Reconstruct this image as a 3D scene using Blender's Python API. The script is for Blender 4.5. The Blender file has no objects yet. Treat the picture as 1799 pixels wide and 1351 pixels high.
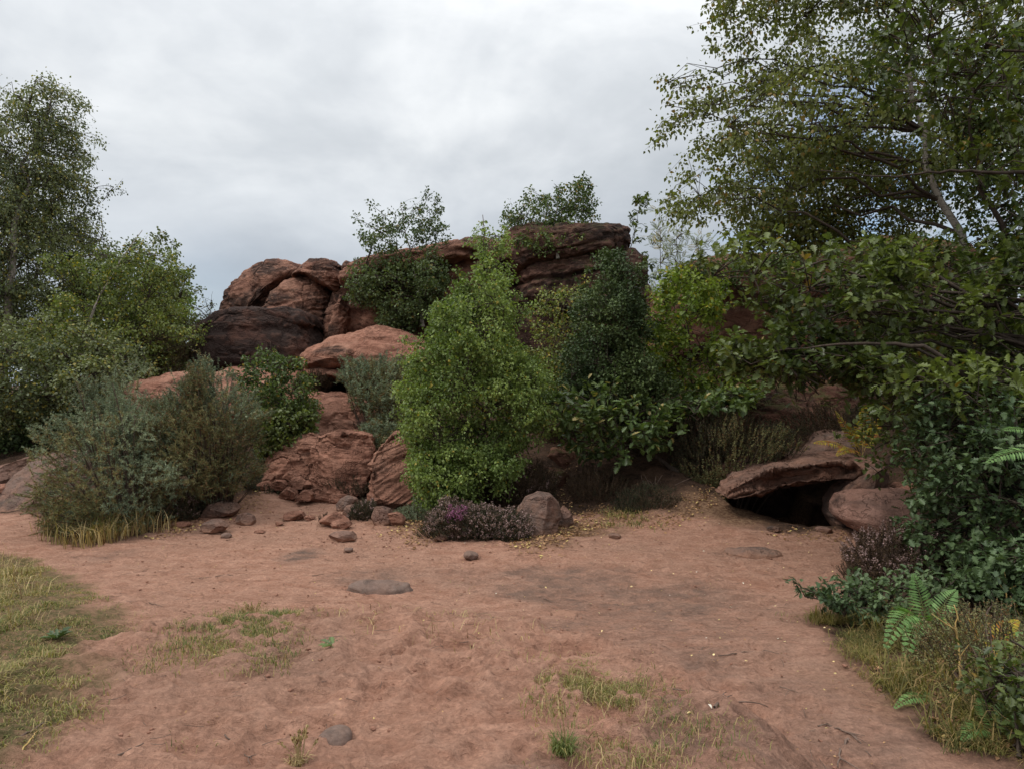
import bpy, bmesh, math, random
import numpy as np
from mathutils import Vector, Matrix
R = math.radians
rng = np.random.default_rng(7)
SC = bpy.context.scene
COL = SC.collection

# ------------------------------------------------------------------ camera
F = 1285.0                       # focal length in pixels of the 1799 px wide photograph
CX, CY, CAMZ = 899.5, 675.5, 1.6
cam_d = bpy.data.cameras.new('camera'); cam = bpy.data.objects.new('camera', cam_d); COL.objects.link(cam)
cam.location = (0, 0, CAMZ); cam.rotation_euler = (R(90), 0, 0)
cam_d.sensor_width = 36; cam_d.lens = 36*F/1799; cam_d.clip_start = 0.05; cam_d.clip_end = 3000
SC.camera = cam
# ------------------------------------------------------------------ exposure
SC.view_settings.view_transform = 'Standard'; SC.view_settings.look = 'None'
SC.view_settings.exposure = 0.54; SC.view_settings.gamma = 1.0
SC.cycles.max_bounces = 6; SC.cycles.diffuse_bounces = 3; SC.cycles.transmission_bounces = 2
SC.cycles.glossy_bounces = 2; SC.cycles.transparent_max_bounces = 4
SC.cycles.use_denoising = True
# ------------------------------------------------------------------ world: overcast sky with one blue gap
SUN_EL, SUN_AZ = 52.0, -50.0      # azimuth from +Y towards +X (negative: left); light comes from the left, behind the camera a little
W = bpy.data.worlds.new('World'); SC.world = W; W.use_nodes = True
nt = W.node_tree; nt.nodes.clear()
def N(nt, t, **kw):
    n = nt.nodes.new(t)
    for k, v in kw.items():
        if hasattr(n, k): setattr(n, k, v)
        else: n.inputs[k.replace('_', ' ')].default_value = v
    return n
def ramp(nt, fac, stops, interp='LINEAR'):
    n = nt.nodes.new('ShaderNodeValToRGB'); n.color_ramp.interpolation = interp
    e = n.color_ramp.elements
    while len(e) < len(stops): e.new(0.5)
    for i, (p, c) in enumerate(stops):
        e[i].position = p
        e[i].color = (c, c, c, 1) if isinstance(c, (int, float)) else tuple(c) + (1,)
    nt.links.new(fac, n.inputs['Fac']); return n.outputs['Color']
def mathn(nt, op, a, b=None, c=None, clamp=False):
    n = nt.nodes.new('ShaderNodeMath'); n.operation = op; n.use_clamp = clamp
    for i, v in enumerate((a, b, c)):
        if v is None: continue
        if isinstance(v, (int, float)): n.inputs[i].default_value = v
        else: nt.links.new(v, n.inputs[i])
    return n.outputs[0]
def mix(nt, f, a, b, bt='MIX'):
    n = nt.nodes.new('ShaderNodeMix'); n.data_type = 'RGBA'; n.blend_type = bt
    for i, v in ((0, f), (6, a), (7, b)):
        if isinstance(v, (int, float)): n.inputs[i].default_value = v if i == 0 else (v, v, v, 1)
        elif isinstance(v, tuple): n.inputs[i].default_value = v + (1,) if len(v) == 3 else v
        else: nt.links.new(v, n.inputs[i])
    return n.outputs[2]
def noise(nt, vec, scale, detail=4, rough=0.55, dist=0.0, out='Fac'):
    n = nt.nodes.new('ShaderNodeTexNoise'); n.inputs['Scale'].default_value = scale
    n.inputs['Detail'].default_value = detail; n.inputs['Roughness'].default_value = rough
    n.inputs['Distortion'].default_value = dist
    if vec is not None: nt.links.new(vec, n.inputs['Vector'])
    return n.outputs[out]
def mapping(nt, vec, scale=(1, 1, 1), loc=(0, 0, 0), rot=(0, 0, 0)):
    n = nt.nodes.new('ShaderNodeMapping'); n.inputs['Scale'].default_value = scale
    n.inputs['Location'].default_value = loc; n.inputs['Rotation'].default_value = rot
    nt.links.new(vec, n.inputs['Vector']); return n.outputs[0]

tc = N(nt, 'ShaderNodeTexCoord'); gen = tc.outputs['Generated']
sepw = N(nt, 'ShaderNodeSeparateXYZ'); nt.links.new(gen, sepw.inputs[0]); elz = sepw.outputs['Z']
sky = N(nt, 'ShaderNodeTexSky', sky_type='NISHITA'); sky.sun_disc = False
sky.sun_elevation = R(SUN_EL); sky.sun_rotation = R(SUN_AZ) ; sky.altitude = 100
bg_sky = N(nt, 'ShaderNodeBackground'); nt.links.new(sky.outputs[0], bg_sky.inputs[0]); bg_sky.inputs[1].default_value = 0.1
# cloud brightness: big soft masses stretched sideways, brighter towards the zenith
v1 = mapping(nt, gen, (1.0, 1.0, 1.7), (0.35, 0.1, 0.4))
n1 = noise(nt, v1, 2.2, 6, 0.52, 0.35)
v2 = mapping(nt, gen, (1.0, 1.0, 1.9), (1.7, 0.3, 0.2))
n2 = noise(nt, v2, 5.5, 5, 0.55, 0.2)
nn = mathn(nt, 'ADD', mathn(nt, 'MULTIPLY', n1, 0.72), mathn(nt, 'MULTIPLY', n2, 0.28))
cloud = ramp(nt, nn, [(0.36, (0.66, 0.69, 0.72)), (0.50, (0.90, 0.92, 0.94)), (0.63, (1.20, 1.20, 1.19))])
hz = ramp(nt, elz, [(0.0, (0.32, 0.36, 0.41)), (0.13, (0.38, 0.41, 0.45)), (0.30, (0.56, 0.575, 0.59)), (0.46, (0.68, 0.69, 0.70)), (0.7, (1.15, 1.15, 1.15)), (1.0, (1.65, 1.65, 1.65))])
ccol = mix(nt, 1.0, cloud, hz, 'MULTIPLY')
bg_c = N(nt, 'ShaderNodeBackground'); nt.links.new(ccol, bg_c.inputs[0]); bg_c.inputs[1].default_value = 0.97
def dirmask(px, py, r0, r1):
    d = Vector(((px-CX)/F, 1.0, -(py-CY)/F)).normalized()
    vm = nt.nodes.new('ShaderNodeVectorMath'); vm.operation = 'DOT_PRODUCT'
    nt.links.new(gen, vm.inputs[0]); vm.inputs[1].default_value = d
    return ramp(nt, vm.outputs['Value'], [(math.cos(r1), 0.0), (math.cos(r0), 1.0)])
blue = mathn(nt, 'MULTIPLY', dirmask(1510, 350, 0.03, 0.20), ramp(nt, noise(nt, mapping(nt, gen, (1, 1, 3.2)), 7, 4, .6), [(0.42, 0.0), (0.56, 1.0)]))
blue2 = mathn(nt, 'MULTIPLY', dirmask(360, 560, 0.02, 0.10), 0.25)
cover = mathn(nt, 'SUBTRACT', 0.96, mathn(nt, 'ADD', mathn(nt, 'MULTIPLY', blue, 0.9), blue2), clamp=True)
mxs = N(nt, 'ShaderNodeMixShader'); nt.links.new(cover, mxs.inputs[0])
nt.links.new(bg_sky.outputs[0], mxs.inputs[1]); nt.links.new(bg_c.outputs[0], mxs.inputs[2])
wo = N(nt, 'ShaderNodeOutputWorld'); nt.links.new(mxs.outputs[0], wo.inputs[0])
# ------------------------------------------------------------------ sun (veiled by cloud)
sd = bpy.data.lights.new('sun', 'SUN'); sun = bpy.data.objects.new('sun', sd); COL.objects.link(sun)
sd.energy = 1.1; sd.angle = R(14); sd.color = (1.0, 0.95, 0.87)
_az = R(SUN_AZ - 60)              # lamp direction: left and slightly behind the camera
SUN_AZ_TRUE = SUN_AZ - 60
sky.sun_rotation = R(SUN_AZ_TRUE)
dv = Vector((math.sin(_az)*math.cos(R(SUN_EL)), math.cos(_az)*math.cos(R(SUN_EL)), math.sin(R(SUN_EL))))
sun.rotation_euler = dv.to_track_quat('Z', 'Y').to_euler()
sun.location = dv*50

# ================================================================== numeric helpers
def hash3(i, j, k, s=0):
    n = (i*374761393 + j*668265263 + k*2147483647*3 + s*974634777) & 0xffffffff
    n = ((n ^ (n >> 13))*1274126177) & 0xffffffff
    n = (n ^ (n >> 16)) & 0xffffffff
    n = (n*2246822519) & 0xffffffff
    return ((n ^ (n >> 15)) & 0xffffff)/float(0xffffff)
def vnoise(p, s=0):
    """smooth value noise in -1..1 for points (n,3)"""
    i = np.floor(p).astype(np.int64); f = p-i; u = f*f*f*(f*(f*6-15)+10)
    r = 0
    for a in (0, 1):
        wx = u[:, 0] if a else 1-u[:, 0]
        for b in (0, 1):
            wy = u[:, 1] if b else 1-u[:, 1]
            for c in (0, 1):
                wz = u[:, 2] if c else 1-u[:, 2]
                r = r+wx*wy*wz*hash3(i[:, 0]+a, i[:, 1]+b, i[:, 2]+c, s)
    return r*2-1
def fbm(p, o=4, s=0, g=0.5):
    a, t, r = 1.0, 0.0, 0
    q = p.copy()
    for k in range(o):
        r = r+a*vnoise(q, s+k*17); t += a; a *= g; q = q*2.03+5.3
    return r/t
def sstep(a, b, x):
    t = np.clip((x-a)/(b-a), 0, 1); return t*t*(3-2*t)
def inpoly(x, y, poly):
    P = np.asarray(poly, float); c = np.zeros(len(x), bool); j = len(P)-1
    for i in range(len(P)):
        xi, yi = P[i]; xj, yj = P[j]
        if yi != yj:
            c ^= ((yi > y) != (yj > y)) & (x < (xj-xi)*(y-yi)/(yj-yi)+xi)
        j = i
    return c
def dpoly(x, y, poly):
    """distance to the polygon's edge, positive inside"""
    P = np.asarray(poly, float); d = np.full(len(x), 1e9); j = len(P)-1
    for i in range(len(P)):
        ax, ay = P[j]; bx, by = P[i]; vx, vy = bx-ax, by-ay
        t = np.clip(((x-ax)*vx+(y-ay)*vy)/(vx*vx+vy*vy+1e-12), 0, 1)
        d = np.minimum(d, np.hypot(x-ax-t*vx, y-ay-t*vy)); j = i
    return np.where(inpoly(x, y, P), d, -d)

# ------------------------------------------------------------------ terrain height
TX = np.array([-60, -14, -9, -6.5, -5, -3.8, -2.8, -1.6, -.6, .3, 1.2, 2.2, 2.5, 3.6, 4.4, 4.8, 6.5, 10, 60.])
TY = np.array([-5, 2, 4, 6, 7.5, 8.7, 9.5, 10.3, 10.8, 12, 13.5, 15.5, 18, 24, 60.])
TZ = np.array([
 # x -60 -14   -9  -6.5  -5  -3.8 -2.8 -1.6  -.6   .3  1.2  2.2  2.5  3.6  4.4  4.8  6.5  10   60
 [0, 0, 0, 0, 0, 0, 0, 0, 0, 0, 0, 0, 0, 0, 0.1, 0.15, .25, .4, .5],
 [0, 0, 0, 0, 0, 0, 0, 0, 0, 0, 0, 0, .03, .1, 0.15, .2, .3, .5, .6],
 [0, 0, 0, 0, 0, 0, 0, 0, 0, 0, 0, .02, .06, .18, 0.25, .3, .4, .6, .7],
 [0, 0, 0, 0, 0, 0, 0, 0, 0, 0, 0, 0, 0, .05, 0.2, .3, .5, .7, .8],
 [0, 0, 0, 0, .02, .02, 0, 0, 0, 0, 0, 0, 0, .0, 0.1, .3, .6, .8, .9],
 [0, 0, 0, 0, .1, .06, .0, 0.0, 0, 0, .0, .12, .15, .0, .0, .35, .8, 1., 1.],
 [0, .1, .1, .1, .2, .2, .02, .02, .1, .05, .08, .38, .3, .0, .0, .5, 1., 1.2, 1.],
 [.1, .2, .3, .2, .4, .45, .1, .12, .4, .3, .35, .65, .3, .0, .1, .8, 1.2, 1.3, 1.],
 [.1, .3, .4, .3, .5, .8, .6, .6, .7, .45, .55, .85, .8, .75, .8, .95, 1.3, 1.4, 1.],
 [.2, .4, .5, .5, .8, 1.1, 1.1, 1.1, 1.2, .9, 1., 1.0, 1., .95, 1.0, 1.1, 1.5, 1.6, 1.2],
 [.3, .4, .6, .7, 1.2, 1.5, 1.5, 1.6, 1.7, 1.4, 1.4, 1.2, 1.2, 1.15, 1.2, 1.4, 1.8, 1.8, 1.4],
 [.3, .5, .7, .8, 1.5, 1.9, 2.0, 2.2, 2.3, 2.1, 2.1, 2.0, 2., 2.1, 2.2, 2.4, 2.5, 2.2, 1.6],
 [.3, .5, .7, .9, 1.6, 2.2, 2.6, 2.8, 3., 3.0, 3.0, 2.8, 2.7, 2.9, 3., 3., 3., 2.5, 1.8],
 [.2, .4, .6, .8, 1.2, 1.5, 2.2, 2.4, 2.6, 2.6, 2.6, 2.6, 2.6, 2.6, 2.6, 2.6, 2.4, 2., 1.5],
 [0, 0, 0, 0, 0, 0, 0, 0, 0, 0, 0, 0, 0, 0, 0, 0, 0, 0, 0.]])
_gx = np.arange(-60, 60.01, .1); _gy = np.arange(-5, 60.01, .1)
def _interp_grid():
    A = np.stack([np.interp(_gx, TX, r) for r in TZ])
    B = np.stack([np.interp(_gy, TY, A[:, i]) for i in range(A.shape[1])], 1)
    for _ in range(2):
        k = 2
        for ax in (0, 1):
            P = np.pad(B, [(k, k) if a == ax else (0, 0) for a in (0, 1)], mode='edge')
            B = sum(np.take(P, np.arange(i, i+B.shape[ax]), axis=ax) for i in range(2*k+1))/(2*k+1)
    return B
_G = _interp_grid()
def H(x, y):
    x = np.atleast_1d(np.asarray(x, float)); y = np.atleast_1d(np.asarray(y, float))
    fx = np.clip((x+60)/.1, 0, len(_gx)-1.001); fy = np.clip((y+5)/.1, 0, len(_gy)-1.001)
    i = fx.astype(int); j = fy.astype(int); u = fx-i; v = fy-j
    z = _G[j, i]*(1-u)*(1-v)+_G[j, i+1]*u*(1-v)+_G[j+1, i]*(1-u)*v+_G[j+1, i+1]*u*v
    # sandy mound in the foreground with a rim the grass grows on
    e = np.hypot((x+0.75)/2.1, (y-2.6)/1.95)
    z = z+0.35*(1-sstep(0.72, 1.04, e))-.05*np.exp(-((x-.6)/2.2)**2-((y-5.6)/.7)**2)*(y < 7)
    e0 = 8.2+np.maximum(0, 3.2-x)*.9
    z = z-.36*sstep(0, .3, y-e0)*sstep(2.62, 2.85, x)*(1-sstep(3.85, 4.0, x))*(y < 10.55)
    # grassy bank at the left edge
    z = z+0.10*sstep(-2.0, -3.2, x)*(1-sstep(5.0, 6.5, y))*sstep(1.5, 3, y)
    p = np.stack([x*.55, y*.55, x*0], 1)
    z = z+0.035*fbm(p, 3, 3)+np.where(y > 9.5, .10, 0)*sstep(9.5, 11.5, y)*vnoise(p*2.7, 9)
    return z
def H1(x, y): return float(H(x, y)[0])
def G(px, py):
    """pixel -> point of the ground seen there"""
    Y = CAMZ*F/(py-CY)
    for _ in range(40):
        z = H1((px-CX)/F*Y, Y); Y = .6*Y+.4*(CAMZ-z)*F/(py-CY)
        Y = min(Y, 40)
    return np.array([(px-CX)/F*Y, Y, H1((px-CX)/F*Y, Y)])
def P(px, py, Y): return np.array([(px-CX)/F*Y, Y, CAMZ-(py-CY)/F*Y])

# ------------------------------------------------------------------ mesh helpers
def mkmesh(name, verts, facegroups, mat, attrs=None, smooth=False):
    """facegroups: list of int arrays (m,k)"""
    me = bpy.data.meshes.new(name)
    verts = np.asarray(verts, np.float32)
    fg = [np.asarray(f, np.int32) for f in facegroups if len(f)]
    nl = sum(f.size for f in fg); nf = sum(len(f) for f in fg)
    me.vertices.add(len(verts)); me.vertices.foreach_set('co', verts.ravel())
    me.loops.add(nl); me.loops.foreach_set('vertex_index', np.concatenate([f.ravel() for f in fg]))
    tot = np.concatenate([np.full(len(f), f.shape[1], np.int32) for f in fg])
    st = np.concatenate([[0], np.cumsum(tot)[:-1]]).astype(np.int32)
    me.polygons.add(nf); me.polygons.foreach_set('loop_start', st)
    if smooth: me.polygons.foreach_set('use_smooth', np.ones(nf, bool))
    me.update(calc_edges=True)
    for k, v in (attrs or {}).items():
        a = me.attributes.new(k, 'FLOAT', 'POINT'); a.data.foreach_set('value', np.asarray(v, np.float32))
    mats = mat if isinstance(mat, (list, tuple)) else [mat]
    for m in mats: me.materials.append(m)
    return me
def link(name, me, parent=None, loc=None):
    o = bpy.data.objects.new(name, me); COL.objects.link(o)
    if parent is not None: o.parent = parent
    if loc is not None: o.location = loc
    return o
def tag(o, label=None, cat=None, group=None, kind=None):
    if label: o['label'] = label
    if cat: o['category'] = cat
    if group: o['group'] = group
    if kind: o['kind'] = kind
    return o
def thing(name, loc, label, cat, group=None):
    o = bpy.data.objects.new(name, None); COL.objects.link(o); o.location = loc; o.empty_display_size = .1
    return tag(o, label, cat, group)
class Geo:
    """collects vertices, faces and a per-vertex pair of random numbers"""
    def __init__(s): s.v = []; s.f = {}; s.n = 0; s.r = []; s.t = []
    def add(s, v, fs, r=None, t=None):
        v = np.asarray(v, float).reshape(-1, 3)
        for f in fs:
            f = np.asarray(f)
            if len(f): s.f.setdefault(f.shape[1], []).append(f+s.n)
        s.v.append(v); s.n += len(v)
        s.r.append(np.full(len(v), .5) if r is None else r); s.t.append(np.full(len(v), .5) if t is None else t)
    def build(s, name, mat, parent=None, origin=(0, 0, 0), smooth=False):
        v = np.concatenate(s.v)-np.asarray(origin)
        me = mkmesh(name, v, [np.concatenate(f) for f in s.f.values()], mat, {'rnd': np.concatenate(s.r), 'tone': np.concatenate(s.t)}, smooth)
        return link(name, me, parent)
def norm(a): return a/(np.linalg.norm(a, axis=-1, keepdims=True)+1e-9)
def tubes(g, L, rad, sides=4, r=.5):
    """L (N,k,3) polylines, rad (N,k)"""
    L = np.asarray(L, float); rad = np.asarray(rad, float); Nn, k, _ = L.shape
    T = norm(np.gradient(L, axis=1))
    ref = np.where(np.abs(T[..., 2:3]) > .9, np.array([1., 0, 0]), np.array([0, 0, 1.]))
    A = norm(np.cross(T, ref)); B = np.cross(T, A)
    an = np.arange(sides)/sides*2*np.pi
    V = L[:, :, None, :]+rad[:, :, None, None]*(A[:, :, None, :]*np.cos(an)[:, None]+B[:, :, None, :]*np.sin(an)[:, None])
    idx = np.arange(Nn*k*sides).reshape(Nn, k, sides)
    a = idx[:, :-1]; b = idx[:, 1:]
    q = np.stack([a, np.roll(a, -1, 2), np.roll(b, -1, 2), b], -1).reshape(-1, 4)
    cap = idx[:, -1, :].reshape(-1, sides)
    g.add(V, [q, cap], np.full(Nn*k*sides, r), np.full(Nn*k*sides, .5))
# leaf templates: (verts (k,3) along x = leaf axis, y = width, z = normal) and faces
def _mirror(pts, fold):
    pts = np.array(pts, float); n = len(pts)
    up = [(x, y, abs(y)*fold-.25*x*x*.5) for x, y in pts]
    dn = [(x, -y, abs(y)*fold-.25*x*x*.5) for x, y in pts[1:-1]]
    V = np.array(up+dn)
    f1 = list(range(n)); f2 = [n-1]+[n+i for i in range(n-3, -1, -1)]+[0]
    return V, [np.array([f1[::-1]]), np.array([f2[::-1]])] 
def TPL():
    d = {}
    d['quad'] = (np.array([(0, 0, 0), (.45, .36, .05), (1, 0, -.08), (.45, -.36, .05)]), [np.array([[0, 3, 2, 1]])])
    d['birch'] = _mirror([(0, 0), (.28, .38), (.62, .27), (1, 0)], .35)
    d['ovate'] = _mirror([(0, 0), (.2, .26), (.55, .34), (.85, .17), (1, 0)], .3)
    d['oak'] = _mirror([(0, 0), (.16, .07), (.30, .25), (.39, .13), (.52, .36), (.62, .17), (.76, .31), (.86, .15), (.93, .13), (1, 0)], .3)
    # pinnate leaf of a rowan
    V = []; Fq = []
    for i in range(6):
        x = .22+i*.13; l = .30-.02*abs(i-2)
        for s in (-1, 1):
            b = len(V); V += [(x, 0, -.1*x*x), (x+.07, s*l*.5-s*0, .02-.1*x), (x+.12, s*l, -.06-.1*x), (x-.02, s*l*.55, .02-.1*x)]
            Fq.append([b, b+1, b+2, b+3][::s])
    b = len(V); V += [(.93, 0, -.1), (1.05, .06, -.1), (1.25, 0, -.16), (1.05, -.06, -.1)]; Fq.append([b+3, b+2, b+1, b])
    d['rowan'] = (np.array(V), [np.array(Fq)])
    d['spine'] = (np.array([(0, .035, 0), (1, 0, 0), (0, -.035, .0)]), [np.array([[0, 2, 1]])])
    d['sprig'] = (np.array([(0, .10, 0), (.7, .13, .05), (1, 0, .08), (.7, -.13, .05), (0, -.10, 0)]), [np.array([[0, 4, 3, 2, 1]])])
    return d
TPLS = TPL()
def leaves(g, pos, axis, up, size, kind, tone=None, width=1.0):
    n = len(pos)
    if n == 0: return
    V, fs = TPLS[kind]; k = len(V)
    X = norm(axis); Yv = norm(np.cross(up, X)); Z = np.cross(X, Yv)
    s = np.asarray(size).reshape(-1, 1, 1)*np.ones((n, 1, 1))
    w = (V[:, 0][None, :, None]*X[:, None, :]+V[:, 1][None, :, None]*width*Yv[:, None, :]+V[:, 2][None, :, None]*Z[:, None, :])*s+pos[:, None, :]
    off = (np.arange(n)*k)[:, None, None]
    r = np.repeat(rng.random(n), k)
    t = np.repeat(tone if tone is not None else np.full(n, .5), k)
    g.add(w.reshape(-1, 3), [(f[None]+off).reshape(-1, f.shape[1]) for f in fs], r, t)
def rv(n): return norm(rng.normal(size=(n, 3)))

# ================================================================== materials
def newmat(name):
    m = bpy.data.materials.new(name); m.use_nodes = True; m.node_tree.nodes.clear(); return m, m.node_tree
def attr(nt, name):
    n = nt.nodes.new('ShaderNodeAttribute'); n.attribute_name = name; return n.outputs['Fac']
def finish(nt, m, col, rough=.9, bump=None, bstr=.3, bdist=.02, spec=.2, trans=None):
    b = N(nt, 'ShaderNodeBsdfPrincipled'); out = N(nt, 'ShaderNodeOutputMaterial')
    if isinstance(col, tuple): b.inputs['Base Color'].default_value = col+(1,)
    else: nt.links.new(col, b.inputs['Base Color'])
    if isinstance(rough, (int, float)): b.inputs['Roughness'].default_value = rough
    else: nt.links.new(rough, b.inputs['Roughness'])
    b.inputs['Specular IOR Level'].default_value = spec
    if bump is not None:
        bn = N(nt, 'ShaderNodeBump'); bn.inputs['Strength'].default_value = bstr; bn.inputs['Distance'].default_value = bdist
        nt.links.new(bump, bn.inputs['Height']); nt.links.new(bn.outputs[0], b.inputs['Normal'])
    if trans:
        t = N(nt, 'ShaderNodeBsdfTranslucent')
        tcx = mix(nt, 1.0, col, (1.25, 1.35, .55), 'MULTIPLY'); nt.links.new(tcx, t.inputs[0])
        ms = N(nt, 'ShaderNodeMixShader'); ms.inputs[0].default_value = trans
        nt.links.new(b.outputs[0], ms.inputs[1]); nt.links.new(t.outputs[0], ms.inputs[2]); nt.links.new(ms.outputs[0], out.inputs[0])
    else: nt.links.new(b.outputs[0], out.inputs[0])
    return m
def leafmat(name, ca, cb, yel=None, yfrac=.03, rough=.48, spec=.35, trans=.28):
    m, nt = newmat(name); r = attr(nt, 'rnd'); t = attr(nt, 'tone')
    c = mix(nt, t, ca, cb)
    v = mathn(nt, 'MULTIPLY_ADD', r, .80, .78)
    cv = N(nt, 'ShaderNodeCombineColor'); [nt.links.new(v, cv.inputs[i]) for i in range(3)]
    c = mix(nt, 1.0, c, cv.outputs[0], 'MULTIPLY')
    if yel:
        r2 = mathn(nt, 'FRACT', mathn(nt, 'MULTIPLY', r, 37.7))
        c = mix(nt, mathn(nt, 'LESS_THAN', r2, yfrac), c, yel)
    return finish(nt, m, c, rough, spec=spec, trans=trans)
M = {}
M['birch_bright'] = leafmat('birch_leaf_bright', (.090, .135, .034), (.225, .290, .080), (.35, .28, .05), .02, trans=.3)
M['birch_mid'] = leafmat('birch_leaf_mid', (.055, .085, .025), (.10, .135, .038), (.30, .22, .05), .05)
M['birch_dark'] = leafmat('birch_leaf_dark', (.052, .080, .030), (.098, .128, .046), (.22, .18, .05), .03)
M['birch_high'] = leafmat('birch_leaf_high', (.075, .090, .025), (.14, .155, .042), (.25, .17, .04), .05, trans=.35)
M['birch_left'] = leafmat('birch_leaf_left', (.078, .098, .046), (.16, .18, .078), (.32, .27, .06), .07)
M['birch_green'] = leafmat('birch_leaf_green', (.08, .112, .030), (.16, .19, .050), (.36, .30, .05), .09)
M['birch_yellow'] = leafmat('birch_leaf_yellow', (.11, .14, .035), (.20, .22, .06), (.38, .28, .06), .12)
M['oak'] = leafmat('oak_leaf', (.046, .066, .020), (.118, .145, .038), (.25, .16, .04), .006, rough=.4, spec=.4, trans=.3)
M['oak_teal'] = leafmat('oak_leaf_blue', (.040, .068, .030), (.090, .130, .055), None, rough=.45, spec=.3, trans=.18)
M['oak_olive'] = leafmat('oak_leaf_olive', (.055, .075, .020), (.10, .12, .028), (.28, .2, .05), .04, rough=.42, spec=.4, trans=.3)
M['oak_pale'] = leafmat('oak_leaf_pale', (.07, .11, .035), (.13, .17, .055), (.4, .32, .12), .05, rough=.42, spec=.45)
M['sapling'] = leafmat('sapling_leaf', (.095, .145, .030), (.20, .25, .045), (.42, .34, .04), .06, trans=.35)
M['holly'] = leafmat('dark_small_leaf', (.036, .060, .022), (.080, .110, .036), None, rough=.5, spec=.25, trans=.1)
M['gorse'] = leafmat('gorse_spine', (.095, .128, .080), (.24, .285, .175), (.2, .14, .06), .10, rough=.6, spec=.2, trans=.1)
M['gorse_brown'] = leafmat('gorse_spine_olive', (.095, .105, .045), (.21, .205, .09), (.22, .12, .05), .22, rough=.6, spec=.2, trans=.1)
M['heather'] = leafmat('heather_sprig', (.030, .038, .020), (.062, .058, .034), (.14, .08, .045), .15, rough=.7, spec=.15, trans=.1)
M['heather_brown'] = leafmat('heather_sprig_brown', (.050, .034, .022), (.085, .055, .034), (.14, .09, .05), .2, rough=.7, spec=.15, trans=.1)
M['bloom'] = leafmat('heather_flower', (.20, .13, .125), (.34, .24, .225), (.16, .10, .08), .3, rough=.7, spec=.1, trans=.15)
M['bloom_pink'] = leafmat('bell_heather_flower', (.20, .075, .14), (.30, .12, .22), None, rough=.7, spec=.1, trans=.15)
M['grass'] = leafmat('grass_blade', (.085, .105, .030), (.20, .18, .065), (.36, .27, .13), .30, rough=.6, spec=.2, trans=.3)
M['verge'] = leafmat('verge_blade', (.075, .075, .024), (.16, .14, .042), (.30, .21, .09), .25, rough=.6, spec=.2, trans=.3)
M['grass_green'] = leafmat('grass_blade_green', (.075, .10, .032), (.15, .165, .055), (.30, .26, .10), .12, rough=.6, spec=.2, trans=.3)
M['straw'] = leafmat('straw_blade', (.26, .19, .09), (.40, .31, .16), (.15, .08, .04), .2, rough=.7, spec=.2, trans=.2)
M['fern'] = leafmat('fern_pinna', (.09, .17, .05), (.15, .25, .08), None, rough=.5, spec=.25, trans=.25)
M['bracken'] = leafmat('bracken_pinna', (.22, .24, .03), (.40, .28, .04), (.35, .14, .03), .3, rough=.6, spec=.2, trans=.3)
M['litter'] = leafmat('fallen_leaf', (.16, .085, .045), (.34, .20, .10), (.55, .42, .16), .12, rough=.7, spec=.2, trans=.1)
M['yellowleaf'] = leafmat('fallen_yellow_leaf', (.50, .36, .14), (.70, .56, .30), (.75, .7, .6), .2, rough=.6, spec=.2, trans=.1)
def bark(name, ca, cb, marks=None):
    m, nt = newmat(name); g = N(nt, 'ShaderNodeTexCoord').outputs['Object']
    n1 = noise(nt, mapping(nt, g, (1, 1, .35)), 30, 5, .65)
    c = mix(nt, ramp(nt, n1, [(.35, 0.), (.65, 1.)]), ca, cb)
    if marks:
        w = noise(nt, mapping(nt, g, (2, 2, 9)), 5, 3, .7)
        c = mix(nt, ramp(nt, w, [(.56, 0.), (.62, 1.)]), c, marks)
    return finish(nt, m, c, .85, n1, .5, .01, spec=.2)
M['bark_birch'] = bark('birch_bark', (.18, .155, .13), (.32, .285, .24), (.05, .04, .035))
M['bark_dark'] = bark('dark_bark', (.035, .026, .020), (.075, .055, .042))
M['bark_brown'] = bark('brown_bark', (.06, .04, .03), (.11, .075, .055))
M['deadwood'] = bark('dead_wood', (.10, .065, .05), (.20, .14, .11))
M['drystem'] = bark('dry_bracken_stem', (.38, .24, .08), (.5, .36, .15))

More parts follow.
